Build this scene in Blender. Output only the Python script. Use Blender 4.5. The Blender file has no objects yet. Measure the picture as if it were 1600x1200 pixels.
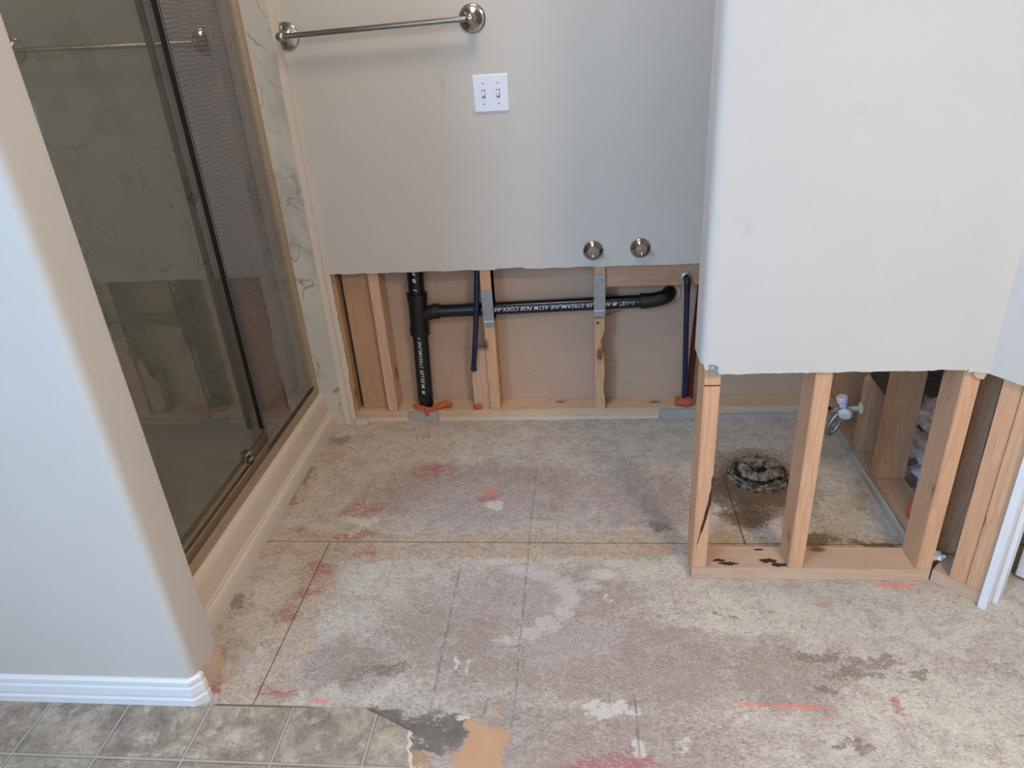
import bpy, bmesh, math, random
from mathutils import Vector, Matrix, noise
random.seed(7)
C = bpy.context.scene.collection
S = bpy.context.scene

# ------------------------------------------------------------ camera, light, exposure
def cam_setup():
    f, p, y, r, H = 1120.0, 0.4685, -0.113, -0.0683, 1.3753
    fw = Vector((math.sin(y)*math.cos(p), math.cos(y)*math.cos(p), -math.sin(p)))
    rt = Vector((math.cos(y), -math.sin(y), 0)); up = rt.cross(fw)
    r2 = rt*math.cos(r) + up*math.sin(r); u2 = up*math.cos(r) - rt*math.sin(r)
    cd = bpy.data.cameras.new('camera'); cd.sensor_width = 36; cd.lens = f/1600*36
    cd.clip_start = .02
    co = bpy.data.objects.new('camera', cd); C.objects.link(co)
    m = Matrix((r2, u2, -fw)).transposed().to_4x4(); m.translation = (0, 0, H)
    co.matrix_world = m; S.camera = co
cam_setup()
S.view_settings.view_transform = 'Standard'; S.view_settings.look = 'None'
S.view_settings.gamma = 1; S.view_settings.use_curve_mapping = False
S.view_settings.exposure = -0.12
w = bpy.data.worlds.new('world'); S.world = w; w.use_nodes = True
w.node_tree.nodes['Background'].inputs[0].default_value = (.75, .85, 1, 1)
w.node_tree.nodes['Background'].inputs[1].default_value = .6

def area(name, loc, target, sx, sy, power, col, spread=180):
    l = bpy.data.lights.new(name, 'AREA'); l.shape = 'RECTANGLE'; l.size = sx; l.size_y = sy
    l.energy = power; l.color = col; l.spread = math.radians(spread)
    o = bpy.data.objects.new(name, l); C.objects.link(o); o.location = loc
    d = Vector(target) - Vector(loc); o.rotation_euler = d.to_track_quat('-Z', 'Y').to_euler()
    return o
# daylight through the window in the left wall, behind the camera
area('window_daylight', (-1.86, -1.2, 1.85), (.0, -1.2+.0, 1.45), 1.3, .95, 128, (.33, .60, 1.0))
# warm ceiling lamp of the bathroom, behind the camera on the right
area('ceiling_lamp_light', (.92, -.10, 2.33), (.88, .0, 0), .30, .30, 34, (1.0, .74, .53))
# added fill light above the frame, brightens the floor and back wall
area('alcove_fill_light', (-.25, 1.75, 2.36), (-.25, 1.75, 0), .36, .36, 8, (1.0, .86, .72))
# daylight of the bedroom side, through a second window in the rear wall
area('rear_window_daylight', (.35, -2.13, 1.45), (.25, 0, 1.0), 1.3, 1.2, 5, (.95, .96, 1.0))

# ------------------------------------------------------------ constants (metres)
D = 2.3946      # face of the back wall drywall
G = .0127       # drywall thickness
YS = D+G        # front of the back wall studs
B = .089; T = .038
YB = YS+B       # back of the studs
P = 1.521       # front of the partition studs
CEIL = 2.44

# ------------------------------------------------------------ helpers
def lin(r, g, b):
    f = lambda c: (c/255/12.92) if c/255 <= .04045 else ((c/255+.055)/1.055)**2.4
    return (f(r), f(g), f(b), 1)
def link(o, parent=None):
    C.objects.link(o)
    if parent: o.parent = parent
    return o
def tag(o, label=None, cat=None, group=None, kind=None):
    if label: o['label'] = label
    if cat: o['category'] = cat
    if group: o['group'] = group
    if kind: o['kind'] = kind
    return o
def empty(name, loc, label, cat, group=None, rz=0):
    o = bpy.data.objects.new(name, None); C.objects.link(o); o.location = loc
    o.rotation_euler = (0, 0, rz); o.empty_display_size = .05
    return tag(o, label, cat, group)
def mk(name, bm, mats, parent=None, loc=(0, 0, 0), rz=0, smooth=None):
    bmesh.ops.recalc_face_normals(bm, faces=bm.faces)
    me = bpy.data.meshes.new(name); bm.to_mesh(me); bm.free()
    for m in (mats if isinstance(mats, (list, tuple)) else [mats]): me.materials.append(m)
    o = bpy.data.objects.new(name, me); link(o, parent); o.location = loc; o.rotation_euler = (0, 0, rz)
    if smooth is not None:
        me.polygons.foreach_set('use_smooth', [True]*len(me.polygons))
        try: me.set_sharp_from_angle(angle=math.radians(smooth))
        except Exception: pass
    return o
def box(bm, x0, x1, y0, y1, z0, z1, mi=0):
    v = [bm.verts.new((x, y, z)) for x in (x0, x1) for y in (y0, y1) for z in (z0, z1)]
    fs = [(0, 1, 3, 2), (4, 6, 7, 5), (0, 4, 5, 1), (2, 3, 7, 6), (0, 2, 6, 4), (1, 5, 7, 3)]
    for f in fs:
        q = bm.faces.new([v[i] for i in f]); q.material_index = mi
    return v
def NB(): return bmesh.new()
def bxo(name, dims, m, parent=None, loc=(0, 0, 0), rz=0, bev=.0015):
    bm = NB(); box(bm, *dims)
    if bev: bmesh.ops.bevel(bm, geom=bm.edges[:], offset=bev, segments=2, affect='EDGES', clamp_overlap=True)
    return mk(name, bm, m, parent, loc, rz, smooth=40)
def prism(bm, poly, z0, z1, axis='Z', mi=0, side=None):
    """poly = 2-D outline. axis Z: (x,y); axis Y: (x,z) extruded in y; axis X: (y,z) extruded in x"""
    def P3(a, b, c):
        return (a, b, c) if axis == 'Z' else ((a, c, b) if axis == 'Y' else (c, a, b))
    lo = [bm.verts.new(P3(a, b, z0)) for a, b in poly]; hi = [bm.verts.new(P3(a, b, z1)) for a, b in poly]
    bm.faces.new(lo).material_index = mi; bm.faces.new(hi).material_index = mi
    n = len(poly)
    for i in range(n):
        q = bm.faces.new((lo[i], lo[(i+1) % n], hi[(i+1) % n], hi[i])); q.material_index = mi if side is None else side
def lathe(bm, prof, seg=40, center=(0, 0, 0), axis=(0, 0, 1), mi=0):
    """prof: list of (radius, height)."""
    rot = Vector((0, 0, 1)).rotation_difference(Vector(axis).normalized()).to_matrix(); c = Vector(center)
    rings = []
    for r, h in prof:
        if r < 1e-6: rings.append([bm.verts.new(c+rot@Vector((0, 0, h)))])
        else: rings.append([bm.verts.new(c+rot@Vector((r*math.cos(2*math.pi*k/seg), r*math.sin(2*math.pi*k/seg), h))) for k in range(seg)])
    for a, b in zip(rings, rings[1:]):
        for k in range(seg):
            k2 = (k+1) % seg
            vs = [a[k % len(a)], a[k2 % len(a)], b[k2 % len(b)], b[k % len(b)]]
            u = []
            for q in vs:
                if q not in u: u.append(q)
            if len(u) > 2: bm.faces.new(u).material_index = mi
    for r in (rings[0], rings[-1]):
        if len(r) > 2: bm.faces.new(r).material_index = mi
def tube(bm, pts, r, seg=16, cap=True, mi=0, closed=False, rf=None):
    pts = [Vector(p) for p in pts]; n = len(pts); rings = []
    prev = None
    for i in range(n):
        t = (pts[(i+1) % n]-pts[i-1]) if closed else (pts[min(i+1, n-1)]-pts[max(i-1, 0)])
        t.normalize()
        if prev is None:
            a = Vector((0, 0, 1)) if abs(t.z) < .9 else Vector((1, 0, 0))
            u = t.cross(a).normalized()
        else: u = (prev - t*prev.dot(t)).normalized()
        prev = u; v = t.cross(u)
        rr = (rf(i/(n-1)) if rf else 1)*r
        rings.append([bm.verts.new(pts[i]+(u*math.cos(2*math.pi*k/seg)+v*math.sin(2*math.pi*k/seg))*rr) for k in range(seg)])
    m = n if closed else n-1
    for i in range(m):
        a, b = rings[i], rings[(i+1) % n]
        for k in range(seg): bm.faces.new((a[k], a[(k+1) % seg], b[(k+1) % seg], b[k])).material_index = mi
    if cap and not closed: bm.faces.new(rings[0]).material_index = mi; bm.faces.new(rings[-1]).material_index = mi
def spline(pts, n=8):
    pts = [Vector(p) for p in pts]; out = []
    for i in range(len(pts)-1):
        p0, p1, p2, p3 = pts[max(i-1, 0)], pts[i], pts[i+1], pts[min(i+2, len(pts)-1)]
        for k in range(n):
            t = k/n
            out.append(.5*((2*p1)+(p2-p0)*t+(2*p0-5*p1+4*p2-p3)*t*t+(3*p1-p0-3*p2+p3)*t**3))
    out.append(pts[-1]); return out
def lump(bm, c, r, amp=.3, seed=0, sub=3, fr=2.2):
    """noisy blob; r = (rx, ry, rz)"""
    res = bmesh.ops.create_icosphere(bm, subdivisions=sub, radius=1)
    for v in res['verts']:
        d = v.co.normalized(); k = 1+amp*noise.noise(d*fr+Vector((seed*3.1, seed, 0)))+amp*.5*noise.noise(d*fr*2.7+Vector((seed, 7, 1)))
        v.co = Vector((d.x*r[0]*k+c[0], d.y*r[1]*k+c[1], d.z*r[2]*k+c[2]))

# ------------------------------------------------------------ node helper
class NT:
    def __init__(s, name, rough=.6, metallic=0, spec=.5):
        s.m = bpy.data.materials.new(name); s.m.use_nodes = True; s.t = s.m.node_tree
        s.b = s.t.nodes['Principled BSDF']; s.b.inputs['Roughness'].default_value = rough
        s.b.inputs['Metallic'].default_value = metallic; s.b.inputs['Specular IOR Level'].default_value = spec
        s._obj = None
    def n(s, ty, **kw):
        x = s.t.nodes.new(ty)
        for k, v in kw.items(): setattr(x, k, v)
        return x
    def setin(s, inp, v):
        if hasattr(v, 'is_output') or isinstance(v, bpy.types.NodeSocket): s.t.links.new(v, inp)
        else: inp.default_value = v
    def obj(s):
        if s._obj is None: s._obj = s.n('ShaderNodeTexCoord').outputs['Object']
        return s._obj
    def math(s, op, a, b=None, c=None, clamp=False):
        x = s.n('ShaderNodeMath', operation=op); x.use_clamp = clamp
        s.setin(x.inputs[0], a)
        if b is not None: s.setin(x.inputs[1], b)
        if c is not None: s.setin(x.inputs[2], c)
        return x.outputs[0]
    def vmath(s, op, a, b=None):
        x = s.n('ShaderNodeVectorMath', operation=op); s.setin(x.inputs[0], a)
        if b is not None: s.setin(x.inputs[1], b)
        return x.outputs['Value'] if op in ('LENGTH', 'DOT_PRODUCT') else x.outputs[0]
    def map(s, vec, scale=(1, 1, 1), loc=(0, 0, 0), rot=(0, 0, 0)):
        x = s.n('ShaderNodeMapping'); s.setin(x.inputs[0], vec)
        x.inputs['Scale'].default_value = scale; x.inputs['Location'].default_value = loc; x.inputs['Rotation'].default_value = rot
        return x.outputs[0]
    def noise(s, vec, sc, det=4, rough=.55, dist=0, col=False):
        x = s.n('ShaderNodeTexNoise'); s.setin(x.inputs['Vector'], vec)
        x.inputs['Scale'].default_value = sc; x.inputs['Detail'].default_value = det
        x.inputs['Roughness'].default_value = rough; x.inputs['Distortion'].default_value = dist
        return x.outputs['Color' if col else 'Fac']
    def ss(s, v, a, b, lo=0., hi=1.):
        x = s.n('ShaderNodeMapRange', interpolation_type='SMOOTHSTEP'); s.setin(x.inputs[0], v)
        x.inputs[1].default_value = a; x.inputs[2].default_value = b; x.inputs[3].default_value = lo; x.inputs[4].default_value = hi
        return x.outputs[0]
    def mix(s, f, a, b, mode='MIX'):
        x = s.n('ShaderNodeMix', data_type='RGBA', blend_type=mode); s.setin(x.inputs[0], f)
        s.setin(x.inputs[6], a); s.setin(x.inputs[7], b); return x.outputs[2]
    def sep(s, v):
        x = s.n('ShaderNodeSeparateXYZ'); s.setin(x.inputs[0], v); return x.outputs
    def comb(s, x_, y_, z_):
        x = s.n('ShaderNodeCombineXYZ')
        for i, q in enumerate((x_, y_, z_)): s.setin(x.inputs[i], q)
        return x.outputs[0]
    def bump(s, h, strength=.3, dist=.002):
        x = s.n('ShaderNodeBump'); s.setin(x.inputs['Height'], h)
        x.inputs['Strength'].default_value = strength; x.inputs['Distance'].default_value = dist
        s.t.links.new(x.outputs[0], s.b.inputs['Normal'])
    def base(s, c): s.setin(s.b.inputs['Base Color'], c); return s
    def rnd(s): return s.n('ShaderNodeObjectInfo').outputs['Random']

def plain(name, col, rough=.5, metallic=0, spec=.5, var=.06, sc=40):
    t = NT(name, rough, metallic, spec)
    n = t.noise(t.obj(), sc, 4)
    d = tuple(c*(1-var*2) for c in col[:3])+(1,)
    t.base(t.mix(n, col, d)); t.setin(t.b.inputs['Roughness'], t.ss(n, .2, .8, rough*.85, min(1, rough*1.15)))
    return t.m
def paint(name, col, smudge=.10):
    t = NT(name, .62, 0, .35); o = t.obj()
    n1 = t.noise(o, 3.2, 5, .6); n2 = t.noise(t.map(o, (9, 9, 6)), 1, 6, .65)
    sm = t.ss(n2, .64, .78); c = t.mix(t.math('MULTIPLY', sm, smudge*4), col, tuple(x*.62 for x in col[:3])+(1,))
    c = t.mix(t.ss(n1, .3, .75, 0, .35), c, tuple(x*.9 for x in col[:3])+(1,))
    t.base(c)
    t.bump(t.math('ADD', t.noise(o, 130, 3, .5), t.math('MULTIPLY', t.noise(o, 38, 3), .7)), .22, .0022)
    return t.m
def wood(name, light, dark, axis='Z', knots=True, grime=.3, lumpf=1.0):
    t = NT(name, .68, 0, .3); o = t.obj()
    r = t.rnd(); off = t.comb(t.math('MULTIPLY', r, 17.3), t.math('MULTIPLY', r, 9.1), t.math('MULTIPLY', r, 5.7))
    p = t.vmath('ADD', o, off)
    def st(a, b):  # a across, b along
        return {'Z': (a, a, b), 'X': (b, a, a), 'Y': (a, b, a)}[axis]
    # knots
    kv = t.n('ShaderNodeTexVoronoi'); t.setin(kv.inputs['Vector'], t.map(p, st(9, 4.2))); kv.inputs['Scale'].default_value = 1
    kd = kv.outputs['Distance']
    kn = t.ss(kd, .08, .15, 1, 0) if knots else 0.0
    halo = t.ss(kd, .08, .34, 1, 0)
    warp = t.vmath('ADD', t.map(p, st(1, .07)), t.comb(t.math('MULTIPLY', halo, .012), t.math('MULTIPLY', halo, .010), 0.0))
    ww = t.noise(warp, 24, 2, .45, .25)
    rings = t.math('FRACT', t.math('MULTIPLY', ww, 9.0)); rg = t.ss(rings, .25, .95)
    fine = t.noise(t.map(p, st(230, 9)), 1, 5, .65)
    big = t.noise(t.map(p, st(9, 2.2)), 1, 4, .6)
    c = t.mix(t.math('MULTIPLY', rg, .30), light, dark)
    c = t.mix(t.ss(fine, .35, .75, 0, .32), c, dark)
    c = t.mix(t.ss(big, .5, .75, 0, .35), c, tuple(a*.75 for a in dark[:3])+(1,))
    c = t.mix(t.ss(r, 0, 1, 0, .28), c, dark)
    if knots:
        c = t.mix(t.math('MULTIPLY', halo, .25), c, dark)
        c = t.mix(t.math('MULTIPLY', kn, .8), c, lin(96, 60, 38))
    if grime:
        g = t.ss(t.noise(p, 14, 7, .7), .6, .78, 0, grime); c = t.mix(g, c, lin(92, 70, 52))
    sp = t.ss(t.noise(p, 160, 2), .70, .76, 0, .5); c = t.mix(sp, c, lin(60, 44, 34))
    t.base(c); t.bump(t.math('ADD', fine, rg), .25, .0007)
    return t.m
def marble(name, base=lin(196, 190, 178)):
    t = NT(name, .32, 0, .45); o = t.obj()
    def vein(off, sc, w, dist):
        q = t.vmath('ADD', o, off)
        d = t.noise(q, 3.0, 4, .5, 0, True); q2 = t.vmath('ADD', q, t.vmath('MULTIPLY', t.vmath('SUBTRACT', d, (.5, .5, .5)), (dist, dist, dist)))
        v = t.noise(t.map(q2, (1.15, 1.15, .6), rot=(.3, .5, .2)), sc, 3, .5)
        return t.ss(t.math('ABSOLUTE', t.math('SUBTRACT', v, .5)), 0, w, 1, 0)
    v1 = vein((0, 0, 0), 2.1, .009, .55); v2 = vein((5, 3, 1), 4.6, .010, .4); v3 = vein((2, 8, 4), 2.2, .07, .5)
    m1 = t.ss(t.noise(o, 7, 3), .46, .56); m2 = t.ss(t.noise(t.vmath('ADD', o, (3, 3, 3)), 6, 3), .44, .56)
    cl = t.noise(o, 4, 5)
    c = t.mix(t.ss(cl, .3, .7, 0, .35), base, tuple(a*.82 for a in base[:3])+(1,))
    c = t.mix(t.math('MULTIPLY', t.math('MULTIPLY', v3, m2), .40), c, lin(138, 136, 132))
    c = t.mix(t.math('MULTIPLY', t.math('MULTIPLY', v1, m1), .62), c, lin(98, 94, 88))
    c = t.mix(t.math('MULTIPLY', t.math('MULTIPLY', v2, m2), .45), c, lin(112, 106, 98))
    t.base(c); return t.m
def metal(name, col, rough=.25, brushed=None):
    t = NT(name, rough, 1.0); o = t.obj()
    n = t.noise(t.map(o, brushed or (60, 60, 60)), 1, 5); t.base(t.mix(n, col, tuple(a*.72 for a in col[:3])+(1,)))
    t.setin(t.b.inputs['Roughness'], t.ss(n, .3, .7, rough*.8, rough*1.25)); return t.m
def pane_mat(name, tint, refl=1.0, rough=.0, haze=.0):
    t = NT(name); N = t.t.nodes; L = t.t.links; N.remove(t.b)
    out = [x for x in N if x.type == 'OUTPUT_MATERIAL'][0]
    tr = N.new('ShaderNodeBsdfTransparent'); tr.inputs[0].default_value = tint
    gl = N.new('ShaderNodeBsdfGlossy'); gl.inputs['Roughness'].default_value = rough; gl.inputs[0].default_value = (1, 1, 1, 1)
    fr = N.new('ShaderNodeFresnel'); fr.inputs[0].default_value = 1.5
    ad = N.new('ShaderNodeMath'); ad.operation = 'MULTIPLY'; ad.inputs[1].default_value = refl; L.new(fr.outputs[0], ad.inputs[0])
    ge_ = N.new('ShaderNodeNewGeometry'); iv = N.new('ShaderNodeMath'); iv.operation = 'SUBTRACT'; iv.inputs[0].default_value = 1; L.new(ge_.outputs['Backfacing'], iv.inputs[1])
    a2 = N.new('ShaderNodeMath'); a2.operation = 'MULTIPLY'; L.new(ad.outputs[0], a2.inputs[0]); L.new(iv.outputs[0], a2.inputs[1]); ad = a2
    mx = N.new('ShaderNodeMixShader'); L.new(ad.outputs[0], mx.inputs[0]); L.new(tr.outputs[0], mx.inputs[1]); L.new(gl.outputs[0], mx.inputs[2])
    last = mx.outputs[0]
    if haze:
        df = N.new('ShaderNodeBsdfDiffuse'); df.inputs[0].default_value = (.5, .5, .48, 1)
        m2 = N.new('ShaderNodeMixShader'); m2.inputs[0].default_value = haze; L.new(last, m2.inputs[1]); L.new(df.outputs[0], m2.inputs[2]); last = m2.outputs[0]
    L.new(last, out.inputs[0]); return t.m

# ------------------------------------------------------------ materials
PAINT = lin(198, 191, 181)
M = {}
M['paint'] = paint('wall_paint', PAINT)
M['paint_left'] = paint('wall_paint_left', PAINT, .02)
M['gypsum'] = plain('gypsum_core', lin(218, 204, 186), .9, var=.14, sc=180)
M['paper'] = plain('grey_drywall_paper', lin(172, 168, 160), .85, var=.1, sc=60)
t = NT('brown_drywall_paper', .85, 0, .2); o = t.obj()
c = t.mix(t.noise(t.map(o, (4, 4, 60)), 1, 5, .6), lin(196, 166, 142), lin(178, 150, 127))
c = t.mix(t.ss(t.noise(o, 90, 2), .72, .77, 0, .6), c, lin(110, 88, 72))
c = t.mix(t.ss(t.noise(t.vmath('ADD', o, (4, 4, 4)), 60, 2), .735, .77, 0, .7), c, lin(214, 200, 186))
t.base(c); M['brownpaper'] = t.m
M['torn'] = plain('torn_brown_paper', lin(212, 182, 156), .9, var=.12, sc=50)
M['white'] = plain('white_gloss_trim', lin(226, 224, 222), .35, var=.03)
M['ceil'] = paint('ceiling_paint', lin(225, 222, 216), .02)
M['woodZ'] = wood('pine_upright', lin(214, 170, 132), lin(182, 128, 92), 'Z')
M['woodZp'] = wood('pine_upright_pale', lin(208, 172, 142), lin(174, 132, 104), 'Z')
M['woodX'] = wood('pine_along_wall', lin(210, 180, 150), lin(178, 142, 114), 'X', grime=.5)
M['woodY'] = wood('pine_side_plate', lin(172, 142, 118), lin(132, 104, 84), 'Y', grime=.6)
M['woodB'] = wood('pine_rough_block', lin(202, 162, 132), lin(160, 116, 90), 'X', grime=.8)
M['woodD'] = wood('pine_brown_board', lin(194, 156, 122), lin(152, 112, 82), 'Z')
M['marble'] = marble('grey_veined_marble')
M['abs'] = plain('black_abs_plastic', lin(22, 23, 28), .22, var=.2)
M['absr'] = plain('black_abs_fitting', lin(17, 17, 19), .42, var=.2)
M['print'] = plain('white_printing_ink', lin(205, 208, 214), .5)
M['pexb'] = plain('dark_blue_tubing', lin(28, 36, 66), .35, var=.1)
M['pexr'] = plain('dark_red_tubing', lin(84, 28, 26), .4, var=.1)
M['foam'] = plain('orange_spray_foam', lin(236, 118, 78), .7, var=.18, sc=120)
M['galv'] = metal('galvanised_steel', lin(176, 178, 180), .5)
M['nickel'] = metal('brushed_nickel', lin(178, 172, 164), .24, (14, 300, 300))
M['nickel2'] = metal('polished_nickel', lin(196, 190, 182), .17)
M['frame'] = metal('nickel_shower_frame', lin(190, 170, 146), .42, (200, 10, 200)); M['frame'].node_tree.nodes['Principled BSDF'].inputs['Metallic'].default_value = .55
M['chrome'] = metal('chrome', lin(215, 215, 215), .08)
M['curb'] = plain('almond_acrylic', lin(204, 188, 168), .5, var=.02, sc=4)
M['strip'] = plain('cream_trim_strip', lin(214, 200, 184), .45, var=.04)
M['pan'] = plain('grey_shower_pan', lin(140, 138, 126), .5, var=.1, sc=8)
M['gasket'] = plain('black_rubber', lin(12, 12, 14), .45)
M['glass_in'] = pane_mat('sliding_glass', (.86, .885, .84, 1), 1.9, haze=.05)
M['glass_out'] = pane_mat('fixed_glass', (.90, .90, .90, 1), 1.7, haze=.03)
M['plastic'] = plain('white_plastic', lin(228, 230, 238), .3, var=.03)
M['ivory'] = plain('ivory_plastic', lin(206, 198, 182), .4, var=.05)
M['slot'] = plain('grey_slot', lin(92, 92, 98), .5)
# mesh fabric hanging in the shower
t = NT('dark_mesh_fabric', .8, 0, .2); o = t.obj(); N = t.t.nodes; L = t.t.links
s = t.sep(o); wv = t.noise(t.map(o, (2, 5, 3)), 1, 3)
bands = t.math('SINE', t.math('ADD', t.math('MULTIPLY', s[2], 520.), t.math('MULTIPLY', wv, 26.)))
cols = t.math('SINE', t.math('MULTIPLY', s[1], 900.))
c = t.mix(t.ss(bands, -.6, .9, 0, 1), lin(92, 88, 92), lin(140, 136, 138))
c = t.mix(t.ss(cols, .2, 1, 0, .25), c, lin(170, 165, 165)); t.base(c)
tr = N.new('ShaderNodeBsdfTransparent'); mx = N.new('ShaderNodeMixShader'); mx.inputs[0].default_value = .30
out = [x for x in N if x.type == 'OUTPUT_MATERIAL'][0]
L.new(t.b.outputs[0], mx.inputs[1]); L.new(tr.outputs[0], mx.inputs[2]); L.new(mx.outputs[0], out.inputs[0]); M['mesh'] = t.m

fm = M['foam'].node_tree; bn = fm.nodes.new('ShaderNodeBump'); nn_ = fm.nodes.new('ShaderNodeTexNoise'); nn_.inputs['Scale'].default_value = 160; nn_.inputs['Detail'].default_value = 5
bn.inputs['Distance'].default_value = .004; bn.inputs['Strength'].default_value = .7; fm.links.new(nn_.outputs['Fac'], bn.inputs['Height']); fm.links.new(bn.outputs[0], fm.nodes['Principled BSDF'].inputs['Normal'])
# ---- subfloor: painted/peeled particle board with stains (world coordinates)
def floor_mat():
    t = NT('worn_subfloor', .78, 0, .25); o = t.obj()
    g = bpy.data.node_groups.new('Blob', 'ShaderNodeTree')
    for nm, ty in (('P', 'NodeSocketVector'), ('C', 'NodeSocketVector'), ('R', 'NodeSocketVector')): g.interface.new_socket(nm, in_out='INPUT', socket_type=ty)
    g.interface.new_socket('F', in_out='OUTPUT', socket_type='NodeSocketFloat')
    gi = g.nodes.new('NodeGroupInput'); go = g.nodes.new('NodeGroupOutput')
    su = g.nodes.new('ShaderNodeVectorMath'); su.operation = 'SUBTRACT'; di = g.nodes.new('ShaderNodeVectorMath'); di.operation = 'DIVIDE'
    le = g.nodes.new('ShaderNodeVectorMath'); le.operation = 'LENGTH'; mr = g.nodes.new('ShaderNodeMapRange'); mr.interpolation_type = 'SMOOTHSTEP'
    g.links.new(gi.outputs[0], su.inputs[0]); g.links.new(gi.outputs[1], su.inputs[1]); g.links.new(su.outputs[0], di.inputs[0]); g.links.new(gi.outputs[2], di.inputs[1])
    g.links.new(di.outputs[0], le.inputs[0]); g.links.new(le.outputs['Value'], mr.inputs[0]); mr.inputs[1].default_value = .35; mr.inputs[2].default_value = 1.35
    mr.inputs[3].default_value = 1; mr.inputs[4].default_value = 0; g.links.new(mr.outputs[0], go.inputs[0])
    flat = t.vmath('MULTIPLY', o, (1, 1, 0))
    n0 = t.noise(flat, 9, 5, .6, 0, True); n1 = t.noise(flat, 48, 4, .65, 0, True)
    P1 = t.vmath('ADD', flat, t.vmath('MULTIPLY', t.vmath('SUBTRACT', n0, (.5, .5, .5)), (.16, .16, 0)))
    P1 = t.vmath('ADD', P1, t.vmath('MULTIPLY', t.vmath('SUBTRACT', n1, (.5, .5, .5)), (.035, .035, 0)))
    P2 = t.vmath('ADD', flat, t.vmath('MULTIPLY', t.vmath('SUBTRACT', n1, (.5, .5, .5)), (.04, .03, 0)))
    def blobs(lst, P):
        acc = None
        for cx, cy, rx, ry in lst:
            x = t.n('ShaderNodeGroup', node_tree=g); t.setin(x.inputs[0], P)
            x.inputs[1].default_value = (cx, cy, 0); x.inputs[2].default_value = (rx, ry, 1)
            acc = x.outputs[0] if acc is None else t.math('MAXIMUM', acc, x.outputs[0])
        return acc
    fib = t.noise(t.map(flat, (1, 1.6, 1)), 95, 8, .72, 1.2)            # short fibres
    fib2 = t.noise(t.map(flat, (.8, 2.0, 1), rot=(0, 0, .15)), 42, 7, .7, 2.0)
    mot = t.noise(flat, 16, 7, .7, .5)
    cache = {}; fine0 = t.noise(t.map(flat, (1, 1.9, 1)), 150, 6, .75, .8)
    def gate(b, n, lo=.42, w=.10, k=.55):
        # b blob 0..1, n noise -> ragged mask
        key = id(n)
        if key not in cache: cache[key] = (n, t.ss(t.math('ADD', t.math('MULTIPLY', n, .62), t.math('MULTIPLY', fine0, .38)), .34, .66, -1, 0))
        v = t.math('ADD', b, cache[key][1]); h = lo-.22; return t.ss(v, h-w*.9, h+w*.9)
    felt = lin(208, 198, 183); taupe = lin(170, 151, 137); tan = lin(176, 152, 122); cream = lin(212, 204, 186)
    c = t.mix(t.ss(mot, .38, .62), felt, lin(190, 178, 164))
    tp = blobs([(-0.326,1.917,0.477,0.20),(-0.192,1.315,0.413,0.236),(0.119,1.223,0.295,0.187),(-0.587,1.206,0.149,0.10),(0.449,1.196,0.183,0.117),(-0.031,1.016,0.45,0.12),(0.174,1.90,0.204,0.20),(-0.032,1.453,0.202,0.099)], P1)
    c = t.mix(t.math('MULTIPLY', gate(tp, fib2, .30, .20, .6), .9), c, taupe)
    c = t.mix(t.math('MULTIPLY', gate(tp, fib, .34, .07, .55), .55), c, lin(160, 144, 132))
    # soft lilac grey patches
    li = blobs([(-.35,1.85,.35,.2),(-.2,1.45,.28,.13),(-.05,1.3,.2,.1),(.05,1.9,.2,.25)], P1)
    c = t.mix(t.math('MULTIPLY', gate(li, mot, .38, .22, .6), .38), c, lin(198, 186, 188))
    cr = blobs([(-0.603,1.493,0.10,0.12),(-0.65,1.37,.06,.1),(-0.55,2.2,0.4,0.13),(0.42,1.393,0.281,0.09),(0.779,1.40,0.277,0.12),(0.763,1.10,0.24,0.17),(-0.60,1.14,0.06,0.05),(0.218,2.25,0.268,0.136),(-0.871,1.40,0.06,0.18),(.25,1.55,.22,.07),(.65,2.2,.2,.12),(.75,1.85,.1,.15)], P1)
    c = t.mix(t.math('MULTIPLY', gate(cr, mot, .34, .14, .6), .8), c, cream)
    # ochre bands along the two panel joints, bare wood fibres
    s = t.sep(flat); s1 = t.sep(P1)
    dy = t.math('ABSOLUTE', t.math('SUBTRACT', s1[1], 1.655)); bandh = t.ss(dy, .03, .085, 1, 0)
    dx = t.math('ABSOLUTE', t.math('SUBTRACT', s1[0], -.765)); bandv = t.math('MULTIPLY', t.ss(dx, .035, .095, 1, 0), t.ss(s[1], 1.66, 1.70, 1, 0))
    oc = t.math('MAXIMUM', bandh, bandv)
    oc = t.math('MAXIMUM', oc, t.math('MULTIPLY', blobs([(-0.785,1.10,0.12,0.05),(-0.949,1.956,0.05,0.18),(-.93,2.15,.06,.1)], P1), .8))
    c = t.mix(t.math('MULTIPLY', gate(oc, fib2, .26, .13, .62), .95), c, lin(200, 169, 142))
    c = t.mix(t.math('MULTIPLY', gate(oc, fib, .42, .08, .5), .6), c, lin(158, 129, 104))
    c = t.mix(t.math('MULTIPLY', gate(oc, t.noise(t.map(flat, (1, 3, 1), loc=(3, 1, 0)), 60, 6, .7, 1.5), .50, .08, .5), .6), c, lin(208, 192, 164))
    # general dark fibres
    def curl(sc, dist, wd, loc, st=(1, 1.5, 1)):
        n_ = t.noise(t.map(flat, st, loc=loc), sc, 2.5, .55, dist); return t.ss(t.math('ABSOLUTE', t.math('SUBTRACT', n_, .5)), 0, wd, 1, 0)
    k1 = curl(52, .9, .040, (1, 2, 0)); k2 = curl(62, .8, .045, (4, 1, 0)); k3 = curl(40, 1.2, .026, (6, 5, 0), (1, 2.4, 1)); k4 = curl(75, .8, .05, (9, 4, 0))
    mid = t.noise(t.vmath('ADD', P2, (2, 7, 0)), 15, 8, .72, .6); mid2 = t.noise(t.vmath('ADD', P2, (8, 3, 0)), 24, 8, .74, .8)
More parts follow.
